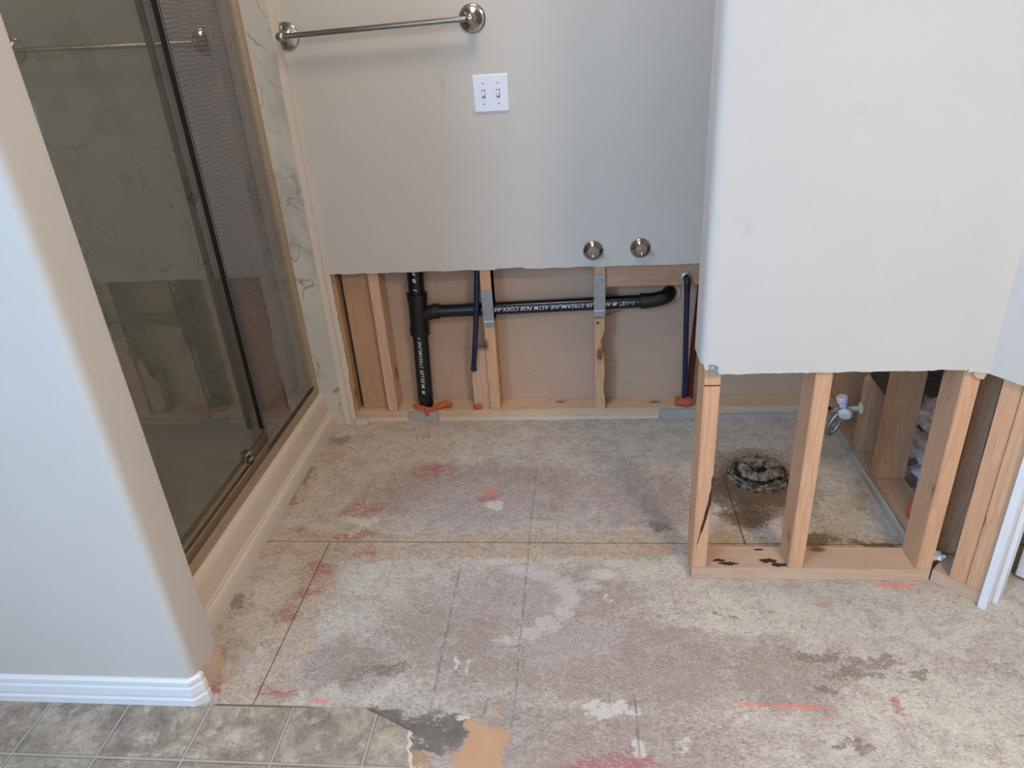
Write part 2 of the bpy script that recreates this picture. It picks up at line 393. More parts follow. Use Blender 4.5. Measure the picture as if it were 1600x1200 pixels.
    c = t.mix(t.ss(mid, .515, .56, 0, .42), c, lin(164, 146, 132)); c = t.mix(t.ss(mid2, .53, .57, 0, .26), c, lin(208, 200, 190)); c = t.mix(t.ss(mid2, .44, .40, 0, .30), c, lin(150, 134, 122))
    ma = t.ss(t.noise(flat, 8, 5, .65), .40, .58); mb = t.ss(t.noise(t.vmath('ADD', flat, (5, 5, 0)), 7, 5, .65), .42, .58)
    c = t.mix(t.math('MULTIPLY', t.math('MULTIPLY', k1, ma), .55), c, lin(128, 112, 100))
    c = t.mix(t.math('MULTIPLY', t.math('MULTIPLY', k2, mb), .34), c, lin(226, 214, 202))
    c = t.mix(t.math('MULTIPLY', t.math('MULTIPLY', k3, mb), .62), c, lin(104, 90, 80))
    c = t.mix(t.math('MULTIPLY', t.math('MULTIPLY', k4, ma), .40), c, lin(206, 196, 186))
    c = t.mix(t.ss(fib, .53, .60, 0, .55), c, lin(134, 118, 106))
    c = t.mix(t.ss(fine0, .40, .60, .22, 0), c, lin(110, 96, 86))
    c = t.mix(t.ss(t.noise(t.map(flat, (1, 2.2, 1), loc=(7, 3, 0)), 70, 7, .7, 1.5), .54, .62, 0, .24), c, lin(222, 214, 202))
    # reds
    rd = blobs([(-0.723,1.83,0.085,0.06),(-0.70,1.707,0.09,0.025),(-0.767,1.543,0.05,0.05),(-0.774,1.452,0.045,0.028),(-0.789,1.368,0.04,0.045),(-0.305,1.917,0.043,0.035),(-0.735,1.115,0.07,0.02),(0.035,0.965,0.144,0.037),(0.663,1.134,0.025,0.04),(-0.544,2.049,0.1,0.05),(-0.885,1.129,0.03,0.045),(-.64,1.63,.04,.02),(-.90,1.73,.04,.02)], P1)
    rk = t.math('ADD', t.math('MULTIPLY', t.math('MAXIMUM', curl(58, 1.3, .07, (2, 9, 0), (.7, 1.6, 1)), t.ss(fib2, .48, .56)), .62), .16)
    c = t.mix(t.math('MULTIPLY', gate(rd, fib2, .46, .20, .62), rk), c, lin(170, 92, 98))
    og = blobs([(0.8,1.503,0.085,0.016),(0.594,1.425,0.014,0.011),(0.457,1.121,0.12,0.008),(-0.317,1.924,0.03,0.03),(0.20,1.644,0.055,0.010),(.36,1.121,.05,.010),(-.62,1.10,.04,.012)], P2)
    c = t.mix(t.math('MULTIPLY', gate(og, fib, .50, .20, .7), .58), c, lin(232, 124, 108))
    # dark scuffs
    dk = blobs([(0.512,1.272,0.088,0.024),(0.64,1.266,0.087,0.028),(0.737,1.222,0.049,0.014),(0.61,1.219,0.085,0.035),(0.524,1.163,0.035,0.022),(-0.975,2.013,0.03,0.09),(-0.92,2.25,0.06,0.06),(-0.968,1.882,0.035,0.09),(0.539,1.022,0.038,0.04),(0.356,1.392,0.04,0.008),(-0.97,1.412,0.018,0.06),(-0.50,1.187,0.09,0.03),(.21,1.75,.06,.06)], P1)
    c = t.mix(t.math('MULTIPLY', gate(dk, fib, .50, .14, .6), .68), c, lin(118, 104, 90))
    # flecks, stretched along x, on the right-hand side
    fl = t.ss(t.noise(t.map(flat, (12, 42, 1), rot=(0, 0, -.35)), 1, 3, .5), .70, .735)
    c = t.mix(t.math('MULTIPLY', t.math('MULTIPLY', fl, t.ss(s[0], .15, .4)), .6), c, lin(92, 82, 70))
    sp = t.ss(t.noise(flat, 210, 2), .74, .78); c = t.mix(t.math('MULTIPLY', sp, .5), c, lin(84, 72, 62))
    # white plaster patches
    wh = blobs([(0.02,1.098,0.045,0.030),(0.075,1.10,.04,.03),(0.196,1.017,0.03,0.022),(0.052,1.442,.014,.032),(-0.29,1.847,0.045,0.035),(-0.70,1.764,0.06,0.028),(0.33,1.09,0.02,0.012),(0.10,1.0,0.02,0.03),(-.32,1.22,.006,.03),(-.29,1.21,.006,.03)], P2)
    c = t.mix(t.math('MULTIPLY', gate(wh, t.noise(flat, 30, 4), .42, .14, .7), .62), c, lin(220, 213, 202))
    ws_ = blobs([(-.255,1.582,.055,.020),(-.185,1.55,.06,.028),(-.121,1.525,.06,.034),(-.067,1.488,.046,.046),(-.048,1.441,.036,.055),(-.065,1.394,.038,.050),(-.105,1.349,.045,.042),(-.152,1.316,.05,.030),(-.199,1.294,.05,.020),(-.006,1.489,.055,.028),(.038,1.535,.055,.032),(.075,1.58,.045,.024)], P2)
    c = t.mix(t.math('MULTIPLY', gate(ws_, fib2, .50, .20, .7), .52), c, lin(214, 203, 196))
    # chalk lines
    for X, y0, y1 in ((-.36, 1.05, 1.60), (-.17, 1.0, 2.1), (.10, .9, 1.15), (-.235, 1.02, 1.14)):
        m = t.math('MULTIPLY', t.ss(t.math('ABSOLUTE', t.math('SUBTRACT', t.math('ADD', s[0], t.math('MULTIPLY', t.noise(flat, 4, 2), .012)), X+.006)), .0015, .0045, 1, 0), t.math('MULTIPLY', t.ss(s[1], y0, y0+.03), t.ss(s[1], y1-.03, y1, 1, 0)))
        m = t.math('MULTIPLY', m, t.ss(t.noise(flat, 35, 3), .35, .6)); c = t.mix(t.math('MULTIPLY', m, .5), c, lin(98, 100, 104))
    # panel joints
    def line(v, at, half): return t.ss(t.math('ABSOLUTE', t.math('SUBTRACT', v, at)), half*.5, half*1.5, 1, 0)
    j1 = line(s[1], 1.667, .0013); j2 = t.math('MULTIPLY', line(s[0], -.777, .0013), t.ss(s[1], 1.66, 1.668, 1, 0))
    # around the old toilet: brown damp rings and a saw cut
    wz = t.vmath('SUBTRACT', P1, (.545, 1.975, 0)); rr = t.vmath('LENGTH', t.vmath('MULTIPLY', wz, (1, .9, 0)))
    c = t.mix(t.math('MULTIPLY', gate(t.ss(rr, .09, .27, 1, 0), fib2, .25, .20, .7), .78), c, lin(142, 116, 92))
    c = t.mix(t.math('MULTIPLY', gate(t.ss(rr, .08, .20, 1, 0), fib, .38, .10, .6), .75), c, lin(92, 72, 58))
    wt = blobs([(.47,1.80,.10,.06),(.42,1.93,.05,.10),(.62,1.68,.10,.03),(.80,1.67,.08,.025)], P1)
    c = t.mix(t.math('MULTIPLY', gate(wt, fib2, .34, .14, .6), .8), c, lin(104, 84, 62))
    j3 = t.math('MULTIPLY', line(s[0], .450, .0018), t.math('MULTIPLY', t.ss(s[1], 1.66, 1.668), t.ss(s[1], 2.0, 2.02, 1, 0)))
    j = t.math('MAXIMUM', t.math('MAXIMUM', j1, j2), j3); c = t.mix(t.math('MULTIPLY', j, .85), c, lin(62, 48, 38))
    # bare tan hardboard and black adhesive beside the torn vinyl
    tb = blobs([(-.235,.96,.075,.13),(-.27,1.045,.04,.03)], P2); c = t.mix(gate(tb, t.noise(flat, 22, 4, .5), .32, .03, .7), c, t.mix(mot, lin(204, 166, 128), lin(180, 138, 104)))
    bb = blobs([(-.34,1.03,.085,.062),(-.46,1.06,.08,.035),(-.42,1.02,.05,.04)], P2)
    cr2 = t.noise(flat, 26, 3, .5)
    c = t.mix(gate(bb, cr2, .30, .02, .8), c, t.mix(t.ss(mot, .3, .7), lin(104, 97, 89), lin(134, 125, 115)))
    t2 = blobs([(-.375,.965,.05,.028)], P2); c = t.mix(gate(t2, fib, .36, .04, .7), c, lin(168, 140, 106))
    w2 = blobs([(-.285,1.068,.02,.010)], P2); c = t.mix(gate(w2, fib, .40, .04, .7), c, lin(206, 198, 186))
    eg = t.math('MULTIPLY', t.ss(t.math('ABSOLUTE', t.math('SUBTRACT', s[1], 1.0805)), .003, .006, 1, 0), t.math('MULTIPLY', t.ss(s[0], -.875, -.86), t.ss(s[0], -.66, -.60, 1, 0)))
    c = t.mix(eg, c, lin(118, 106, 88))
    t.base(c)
    hgt = t.math('ADD', t.math('MULTIPLY', fib, 1.0), t.math('MULTIPLY', mot, .8)); hgt = t.math('SUBTRACT', hgt, t.math('MULTIPLY', j, 2.))
    t.bump(hgt, .35, .0018); return t.m
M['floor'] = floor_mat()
# ---- vinyl tile
t = NT('vinyl_stone_tile', .45, 0, .45); o = t.obj(); s = t.sep(o)
def cell(v, off, per): return t.math('ABSOLUTE', t.math('SUBTRACT', t.math('FRACT', t.math('ADD', t.math('DIVIDE', t.math('SUBTRACT', v, off), per), 50.5)), .5))
gx = t.math('MULTIPLY', cell(s[0], -.874, .198), .198); gy = t.math('MULTIPLY', cell(s[1], .939, .198), .198)
gm = t.math('MINIMUM', gx, gy); gr = t.ss(gm, .0016, .0034, 1, 0); ge = t.ss(gm, .0036, .0062, 1, 0)
tid = t.noise(t.vmath('SNAP', t.map(o, (1, 1, 0), loc=(.874+.198*9.5, .198*9.5-.939, 0)), (.198, .198, .198)), 9.7, 0)
m1 = t.noise(o, 11, 8, .68, .8); m2 = t.noise(o, 34, 7, .7, .6); m3 = t.noise(o, 170, 2)
c = t.mix(t.ss(m1, .3, .7), lin(182, 165, 145), lin(128, 112, 97))
c = t.mix(t.ss(m2, .52, .68, 0, .5), c, lin(104, 88, 76)); c = t.mix(t.ss(m2, .36, .46, .5, 0), c, lin(206, 194, 176))
c = t.mix(t.ss(m3, .6, .75, 0, .35), c, lin(84, 76, 68))
c = t.mix(t.ss(tid, .35, .65, 0, .22), c, lin(190, 176, 158))
vn = t.ss(t.math('ABSOLUTE', t.math('SUBTRACT', t.noise(o, 9, 5, .6, 1.2), .5)), 0, .012, .55, 0); c = t.mix(vn, c, lin(88, 80, 74))
c = t.mix(t.math('MULTIPLY', ge, .55), c, lin(96, 88, 80)); c = t.mix(gr, c, lin(176, 164, 146)); t.base(c)
t.bump(t.math('SUBTRACT', m2, t.math('MULTIPLY', ge, 1.6)), .4, .0015); M['vinyl'] = t.m
t = NT('wax_and_dirt', .6, 0, .4); o = t.obj(); n = t.noise(o, 60, 5, .7)
c = t.mix(t.ss(n, .35, .6), lin(46, 39, 34), lin(136, 126, 112)); t.base(c); t.bump(n, .6, .003); M['wax'] = t.m
t = NT('dirty_flange', .55, 0, .4); o = t.obj(); n = t.noise(o, 45, 6, .7)
c = t.mix(t.ss(n, .40, .62), lin(36, 31, 28), lin(142, 130, 116)); t.base(c); t.bump(n, .5, .003); M['flange'] = t.m
M['hole'] = plain('dark_cavity', lin(14, 12, 12), .9)
t = NT('dark_mould_stain', .8); o = t.obj(); t.base(t.mix(t.noise(o, 50, 5, .7), lin(34, 22, 16), lin(84, 52, 34))); M['mould'] = t.m
M['plasticbag'] = plain('pale_plastic_sheeting', lin(196, 188, 196), .4, var=.12, sc=14)

# ============================================================ SETTING
def struct(o): o['kind'] = 'structure'; return o
XL, YR, XR = -1.9, -2.2, 1.62
bm = NB()
nx, ny = 2, 2
box(bm, -2.1, 3.2, -2.3, 3.2, -.02, 0)
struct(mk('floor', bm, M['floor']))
bm = NB(); box(bm, -2.1, 3.2, -2.3, 3.2, CEIL, CEIL+.05); struct(mk('ceiling', bm, M['ceil']))

# left wall: room side with window, and the stub wall with bullnose that ends at the shower
def ywall_with_hole(name, x0, x1, y0, y1, h, mat):   # h=(ya,yb,za,zb)
    bm = NB(); ya, yb, za, zb = h
    box(bm, x0, x1, y0, ya, 0, CEIL); box(bm, x0, x1, yb, y1, 0, CEIL); box(bm, x0, x1, ya, yb, 0, za); box(bm, x0, x1, ya, yb, zb, CEIL)
    return struct(mk(name, bm, mat))
ywall_with_hole('wall_left', XL-.12, XL, YR, 1.085, (-1.9, -.5, 1.35, 2.35), M['paint_left'])
def window(name, x, y, z, w, h, axis):
    # frame + emissive sky pane
    e = bpy.data.objects.new(name, None); C.objects.link(e); e.location = (x, y, z); e['kind'] = 'structure'
    if axis == 'Y': e.rotation_euler = (0, 0, math.pi/2)
    bm = NB()
    for a, b_, c_, d_ in ((-w/2, -w/2+.05, 0, h), (w/2-.05, w/2, 0, h), (-w/2+.05, w/2-.05, 0, .05), (-w/2+.05, w/2-.05, h-.05, h), (-.02, .02, .05, h-.05)):
        box(bm, a, b_, -.03, .03, c_, d_)
    mk('window_frame', bm, M['white'], e)
    bm = NB(); box(bm, -w/2+.04, w/2-.04, -.006, .006, .04, h-.04); mk('pane', bm, M['sky'], e)
t = NT('bright_frosted_pane', .3); t.b.inputs['Emission Color'].default_value = (.62, .80, 1, 1); t.b.inputs['Emission Strength'].default_value = 2.0
t.base(t.mix(t.noise(t.obj(), 5), lin(220, 230, 240), lin(200, 215, 235))); M['sky'] = t.m
window('window_1', XL-.07, -1.2, 1.35, 1.4, 1.0, 'Y')
window('window_2', .35, YR-.07, .8, 1.4, 1.3, 'X')
bm = NB(); xa, xb, za, zb = -.35, 1.05, .8, 2.1
box(bm, XL-.12, xa, YR-.12, YR, 0, CEIL); box(bm, xb, XR+.12, YR-.12, YR, 0, CEIL); box(bm, xa, xb, YR-.12, YR, 0, za); box(bm, xa, xb, YR-.12, YR, zb, CEIL)
struct(mk('wall_rear', bm, M['paint_left']))
bm = NB(); box(bm, XR, XR+.12, YR, .80, 0, CEIL); struct(mk('wall_right', bm, M['paint_left']))
# header and side of the door opening on the diagonal
q = .7071

# stub wall: bullnose profile in plan, extruded
def arc(cx, cy, r, a0, a1, n=8): return [(cx+r*math.cos(math.radians(a0+(a1-a0)*k/n)), cy+r*math.sin(math.radians(a0+(a1-a0)*k/n))) for k in range(n+1)]
y0, y1, xe, rb = 1.085, 1.200, -.898, .022
poly = [(XL-.12, y0)] + arc(xe-rb, y0+rb, rb, -90, 0) + arc(xe-rb*.6, y1-rb*.6, rb*.6, 0, 90) + [(XL-.12, y1)]
bm = NB(); prism(bm, poly, 0, CEIL)
ws = struct(mk('wall_front_left', bm, M['paint_left'], smooth=40))
# torn drywall paper where the baseboard was pulled off the return
bm = NB(); prism(bm, [(1.108, 0.001), (1.106, .083), (1.13, .075), (1.150, .060), (1.178, .085), (1.199, .055), (1.200, .001)], xe-.002, xe+.0012, axis='X')
mk('torn_paper', bm, M['torn'], ws)
# baseboard with stepped profile, mitred round the bullnose
prof = [(0, 0), (.0125, 0), (.0125, .022), (.0095, .027), (.0095, .030), (.0115, .035), (.0100, .055), (.0070, .060), (.0070, .064), (.0090, .067), (.0085, .076), (.004, .081), (0, .082)]
path = [((XL, y0), (0, -1)), ((xe-rb+.006, y0), Vector((.4142, -1))), ((xe, y0+rb-.006), Vector((1, -.4142)) ), ((xe+.0, y0+rb+.002), (1, 0))]
bm = NB(); rings = []
for (px, py), nrm in path:
    rings.append([bm.verts.new((px+nrm[0]*a, py+nrm[1]*a, z)) for a, z in prof])
for a, b_ in zip(rings, rings[1:]):
    for i in range(len(prof)-1): bm.faces.new((a[i], a[i+1], b_[i+1], b_[i]))
bm.faces.new(rings[0]); bm.faces.new(rings[-1])
struct(mk('baseboard_left', bm, M['white']))

# back wall: upper drywall sheet with hand-cut lower edge, and the far side's paper
def cut(x0, x1, n, f, amp, seed):
    out = []
    for i in range(n+1):
        x = x0+(x1-x0)*i/n
        out.append((x, f(x)+amp*noise.noise(Vector((x*22, seed, 0)))+amp*.6*noise.noise(Vector((x*90, seed, 2)))))
    return out
bot = cut(-.915, .88, 150, lambda x: .607-.004*(x+.9)+(.004 if -.3 < x < -.2 else 0), .0035, 1.3)
poly = bot+[(.88, CEIL), (-.915, CEIL)]
bm = NB(); prism(bm, poly, D, YS, axis='Y', mi=0, side=1); struct(mk('wall_back', bm, [M['paint'], M['gypsum']]))
bm = NB(); box(bm, -2.0, 1.03, YB, YB+G, 0, CEIL); struct(mk('wall_back_far_side', bm, M['brownpaper']))

# partition drywall: bullnose end, runs round the toilet alcove and on to the diagonal wall
def shell(name, path, inner, zf, ztop, mats):
    bm = NB(); A = [[bm.verts.new((x, y, z)) for z in (zf(i), ztop)] for i, (x, y) in enumerate(path)]
    I = [[bm.verts.new((x, y, z)) for z in (zf(i)+.001, ztop)] for i, (x, y) in enumerate(inner)]
    for i in range(len(path)-1):
        bm.faces.new((A[i][0], A[i+1][0], A[i+1][1], A[i][1])); bm.faces.new((I[i][0], I[i+1][0], I[i+1][1], I[i][1]))
        bm.faces.new((A[i][0], A[i+1][0], I[i+1][0], I[i][0])).material_index = 1
        bm.faces.new((A[i][1], A[i+1][1], I[i+1][1], I[i][1]))
    for i in (0, -1): bm.faces.new((A[i][0], A[i][1], I[i][1], I[i][0])).material_index = 1
    return struct(mk(name, bm, mats, smooth=35))
yf = P-G; yk = P+B+G; xl = .2778-G
def offset(path, d):
    out = []
    for i in range(len(path)):
        a = Vector(path[max(i-1, 0)]); b_ = Vector(path[min(i+1, len(path)-1)]); t_ = (b_-a).normalized(); nrm = Vector((-t_.y, t_.x))
        out.append((path[i][0]+nrm.x*d, path[i][1]+nrm.y*d))
    return out
rn = .024
pth = [(.9815, 1.4115), (.96, 1.433), (.93, 1.463)] + [(.8934+.0, yf)]
n = 60
pth += [(.8934-(.8934-(xl+rn))*k/n, yf) for k in range(1, n)]
pth += arc(xl+rn, yf+rn, rn, 270, 180, 8) + [(xl, yf+rn+(yk-yf-2*rn)*k/4) for k in range(1, 4)] + arc(xl+rn, yk-rn, rn, 180, 90, 8)
pth += [(.5, yk), (.7, yk), (.865, yk)]
inn = offset(pth, -G)
def zf(i):
    x, y = pth[i]
    z = .6225 if y < 1.56 else .632
    if x > .86 and y < 1.54: z = .614-.10*max(0, 1.508-y)
    if x < .30: z = .634 if x > .275 else .648
    return z+.0028*noise.noise(Vector((x*24, y*24, 3)))+.0022*noise.noise(Vector((x*80, y*80, 5)))
shell('wall_partition', pth, inn, zf, CEIL, [M['paint'], M['gypsum']])
# inner right-hand wall of the alcove (its upper drywall, cut at the same height)
bm = NB(); prism(bm, [(yk, .62), (2.0, .612), (D, .615), (D, CEIL), (yk, CEIL)], .8795, .8795+G, axis='X', mi=0, side=1)
struct(mk('wall_alcove', bm, [M['paint'], M['gypsum']]))
# closet beyond the alcove framing: dark far side
bm = NB(); box(bm, 1.42, 1.44, 1.72, 3.0, 0, CEIL); struct(mk('wall_closet', bm, M['paper']))
# hall side beyond the door
bm = NB(); box(bm, 3.0, 3.1, -2.3, 3.1, 0, CEIL); struct(mk('wall_hall', bm, M['paint_left']))
bm = NB(); box(bm, -2.1, 3.1, 3.05, 3.15, 0, CEIL); struct(mk('wall_hall_end', bm, M['paint_left']))

# ============================================================ FRAMING (every stick is a thing)
def notch_stud(notches):
    """profile in (y,z) with notches cut from the front; extruded along x"""
    pts = [(0, 0)]
    for z0_, z1_, d in notches: pts += [(0, z0_), (d, z0_), (d, z1_), (0, z1_)]
    pts += [(0, 2.36), (B, 2.36), (B, 0)]
    return pts
def stud(x, y, label, mat='woodZ', w_=T, d=B, h=2.36, z0_=T, rz=0, group=None, bm=None, lab='wall stud'):
    if bm is None:
        bm = NB(); box(bm, 0, w_, 0, d, 0, h)
        bmesh.ops.bevel(bm, geom=bm.edges[:], offset=.0018, segments=2, affect='EDGES')
    o_ = mk('wall_stud', bm, M[mat], None, (x, y, z0_), rz, smooth=40)
    return tag(o_, label, lab, group)
def jag(bm, amp=.004, zlo=.0, zhi=9, sx=1):
    pass
X1 = -.767
g_back = 'upright studs of the back wall'
s1 = stud(X1, YS, 'plain pine stud beside the wide brown board at the left end of the back wall', 'woodZp', group=g_back)
bm = NB(); prism(bm, notch_stud([(.362, .435, .078)]), 0, T, axis='X'); bmesh.ops.triangulate(bm, faces=[f for f in bm.faces if len(f.verts) > 4])
s2 = stud(X1+.406, YS, 'pine stud with steel plate and wood block with blue tube at its left', 'woodZ', bm=bm, group=g_back)
# third stud is chewed along its right edge
bm = NB(); prof3 = []
for k in range(41):
    z = 2.36*k/40 if k > 22 else .62*k/22
    prof3.append(z)
prof3 = sorted(set([round(z, 4) for z in prof3]))
def chew(z):
    if .04 < z < .40:
        return max(0, .004+.0075*noise.noise(Vector((z*16, 2, 0)))+ (.009 if .23 < z < .30 else 0))
    return 0
ring = []
for z in prof3:
    nt = .078 if .375 < z < .445 else 0
    ring.append([bm.verts.new(p) for p in ((0, nt, z), (T-chew(z), nt, z), (T-chew(z)*.2, .02+nt*.8, z), (T, B, z), (0, B, z))])
for a, b_ in zip(ring, ring[1:]):
    for i in range(5): bm.faces.new((a[i], a[(i+1) % 5], b_[(i+1) % 5], b_[i]))
bm.faces.new(ring[0]); bm.faces.new(ring[-1])
s3 = stud(X1+.806, YS, 'pine stud with splintered right edge and steel plate below the left holder post', 'woodZ', bm=bm, group=g_back)
def nail_plate(par, x0_, z0_, z1_, w_=.040):
    bm = NB(); box(bm, x0_, x0_+w_, -.0022, -.0002, z0_, z1_)
    n_ = 9
    for k in range(n_):   # serrated top edge
        xx = x0_+w_*(k+.5)/n_; box(bm, xx-.0012, xx+.0012, -.0022, -.0002, z1_, z1_+.003)
    o_ = mk('nail_plate', bm, M['galv'], par); o_['label'] = 'grey galvanised nail plate'
    bm = NB(); box(bm, x0_+.001, x0_+w_-.001, -.0028, -.0022, z0_+.022, z0_+.025); mk('ridge', bm, M['plastic'], o_)
nail_plate(s2, -.001, .345, .485)
nail_plate(s3, -.001, .375, .530)
# screw left in the third stud
bm = NB(); lathe(bm, [(0, 0), (.005, 0), (.005, .002), (0, .003)], 12, (.012, .001, .352), (0, -1, 0)); o_ = mk('screw', bm, M['mould'], s3); o_['label'] = 'dark screw head'
stud(-.915, YS+.004, 'narrow pine stud against the marble edge, left of the dark gap', 'woodD', w_=.026, group=g_back)
bm = NB(); box(bm, 0, .104, 0, T, 0, 2.36); bmesh.ops.bevel(bm, geom=bm.edges[:], offset=.0018, segments=2, affect='EDGES')
stud(-.872, YS+.026, 'wide brown board turned flat with dark knots, right of the dark gap', 'woodD', bm=bm, group=g_back)
# far right stud of the back wall seen inside the alcove
stud(.93, YS-.0, 'brown stud in the far corner of the toilet alcove', 'woodD', w_=.06, group=g_back)

def plate(name, dims, mat, label, loc=(0, 0, 0), rz=0):
    return tag(bxo(name, dims, M[mat], None, loc, rz), label, 'framing plate')
pl = plate('bottom_plate', (0, 1.845, 0, B, 0, T), 'woodX', 'long pine bottom plate on the floor under the back wall studs', (-.915, YS, 0))
# header block with rough bark face, between stud three and the partition
bm = NB(); nxx = 46; rows = [(0, 0, .0), (0, .02, .012), (0, .055, .012), (0, .095, .006), (.038, .095, 0), (.038, 0, 0)]
grid = []
for i in range(nxx+1):
    x = .46*i/nxx; r_ = []
    for y, z, a in rows:
        nn = noise.noise(Vector((x*14, z*40, 1)))
        r_.append(bm.verts.new((x, y+a*.6*nn, z+a*.35*noise.noise(Vector((x*25, z*9, 4))))))
    grid.append(r_)
for a, b_ in zip(grid, grid[1:]):
    for i in range(6): bm.faces.new((a[i], a[(i+1) % 6], b_[(i+1) % 6], b_[i]))
bm.faces.new(grid[0]); bm.faces.new(grid[-1])
tag(mk('wood_backer', bm, M['woodB'], None, (X1+.806+T, YS+.012, .520)), 'rough horizontal wood backer below the holder posts, right of the third stud', 'wood block')
bm = NB(); box(bm, 0, .0655, 0, .035, 0, .243); bmesh.ops.bevel(bm, geom=bm.edges[:], offset=.002, segments=2, affect='EDGES')
tag(mk('wood_block', bm, M['woodZp'], None, (X1+.406-.0657, YS+.018, T)), 'short wood block at the left of the second stud, dark blue tube entering it', 'wood block')
bm = NB(); lathe(bm, [(0, 0), (.0125, 0), (.0125, .0015), (0, .002)], 20, (-.4165, YS+.0178, .208), (0, -1, 0)); tag(mk('drilled_hole', bm, M['hole'], None), 'dark drilled hole in the short wood block', 'hole')

# partition framing
g_p = 'studs of the partition wall'
sp1 = stud(.2778, P, 'partition stud at the free left end, dark water stain on its face', 'woodZ', group=g_p)
sp2 = stud(.528, P, 'lone partition stud in the middle of the open bay, left of the wax ring\'s right edge'.replace(" left of the wax ring's right edge", ' right of the wax ring'), 'woodZ', group=g_p)
sp3 = stud(.850, P, 'knotty partition stud at the right end of the bay, wide side facing left', 'woodZ', group=g_p)
pplate = plate('bottom_plate', (0, .6102, 0, B, 0, T), 'woodX', 'stained pine bottom plate under the three partition studs', (.2778, P, 0))
# water stain on stud 1 (thin crust on its face) and spots on the plate
def stain(par, pts, y=-.0006, th=.0008, nm='water_stain', axis='Y'):
    bm = NB(); prism(bm, pts, y-th, y, axis=axis); o_ = mk(nm, bm, M['mould'], par); o_['label'] = 'dark brown water stain'
stain(sp1, [(.0372, .30), (.034, .285), (.035, .26), (.031, .235), (.030, .215), (.024, .185), (.022, .165), (.016, .135), (.014, .11), (.010, .08), (.012, .085), (.018, .12), (.021, .125), (.026, .15), (.030, .17), (.034, .195), (.0375, .21)])
for cx, cy, a, b_, sd in ((.075, .030, .018, .006, 1), (.100, .017, .022, .006, 2), (.205, .030, .022, .008, 3), (.228, .014, .020, .006, 4), (.19, .075, .012, .004, 7)):
    pts = []
    for k in range(22):
        an = 2*math.pi*k/22; rr_ = 1+.75*noise.noise(Vector((math.cos(an)*2.2, math.sin(an)*2.2, sd*3.3)))
        pts.append((cx+a*rr_*math.cos(an), cy+b_*rr_*math.sin(an)))
    bm = NB(); prism(bm, pts, T+.0001, T+.0006); o_ = mk('mould_stain', bm, M['mould'], pplate); o_['label'] = 'dark mould spot'
# pencil line across stud one and steel corner tab
bm = NB(); box(bm, .001, T-.001, -.0006, -.0001, .548, .5510); o_ = mk('saw_mark', bm, M['mould'], sp1); o_['label'] = 'dark saw line across the stud'
bm = NB(); prism(bm, [(0, 0), (.019, .002), (.019, .022), (.0005, .027), (-.001, .024)], 0, .0012, axis='Y'); o_ = mk('corner_bead_tab', bm, M['galv'], None, (.285, yf-.0022, .622))
tag(o_, 'small grey steel tab with one hole at the torn corner of the partition drywall', 'metal tab')
bm = NB(); lathe(bm, [(0, 0), (.0028, 0), (0, .0004)], 14, (.006, -.0004, .019), (0, -1, 0)); mk('nail_hole', bm, M['gypsum'], o_)

# alcove's right-hand wall framing
xw = .8795+G
tag(bxo('bottom_plate', (0, B, 0, .765, 0, T), M['woodY'], None, (xw, 1.6305, 0)), 'dark pine bottom plate running back along the right side of the alcove', 'framing plate')
g_a = 'studs of the alcove side wall'
stud(xw, 1.934, 'broad alcove stud with two knots, standing behind the right partition stud', 'woodD', w_=B, d=T, group=g_a)
bm = NB(); prism(bm, [(0, 0), (B, 0), (B, .16), (.012, .262), (0, .25)], 0, T, axis='Y')
stud(xw, 2.10, 'short sawn-off stud with pointed top, behind the white shutoff valve', 'woodD', bm=bm, group=g_a)
stud(xw, 2.30, 'alcove stud deep in the back right corner of the toilet bay', 'woodD', w_=B, d=T, group=g_a)

# diagonal wall: king stud, trimmer, plate, door jamb. local x runs along (1,-1), local y into the wall (1,1)
def diag(x_, y_): return (.888+q*x_+q*y_, 1.523-q*x_+q*y_)
rz = -math.pi/4
plate('bottom_plate', (0, .118, 0, B, 0, T), 'woodX', 'short diagonal bottom plate running to the white door jamb', (*diag(.003, .0015), 0), rz)
g_d = 'studs at the door jamb'
stud(*diag(.043, .0015), 'diagonal stud with a knot at its top, nearer the partition of the jamb pair', 'woodZ', rz=rz, group=g_d)
stud(*diag(.0822, .0015), 'diagonal stud directly against the white door jamb', 'woodZ', w_=.0375, rz=rz, group=g_d)
stud(.9300, 1.585, 'shadowed brown stud set back between the partition stud and the diagonal pair', 'woodD', w_=.045, d=.03, group=g_d, z0_=T)
# white crumpled caulk behind
bm = NB(); lump(bm, (0, 0, .012), (.022, .014, .011), .5, 3); tag(mk('caulk_lump', bm, M['plastic'], None, (.912, 1.560, T)), 'white crumpled plastic scrap on the plate between right partition stud and diagonal stud', 'scrap')
# jamb of the door opening with its stop
bm = NB()
box(bm, 0, .0180, -.012, .118, 0, 2.06); box(bm, .018, .030, .030, .066, .0, 2.05)
bmesh.ops.bevel(bm, geom=bm.edges[:], offset=.0012, segments=2, affect='EDGES')
jb = struct(mk('trim_1', bm, M['white'], None, (*diag(.121, 0), 0), rz))
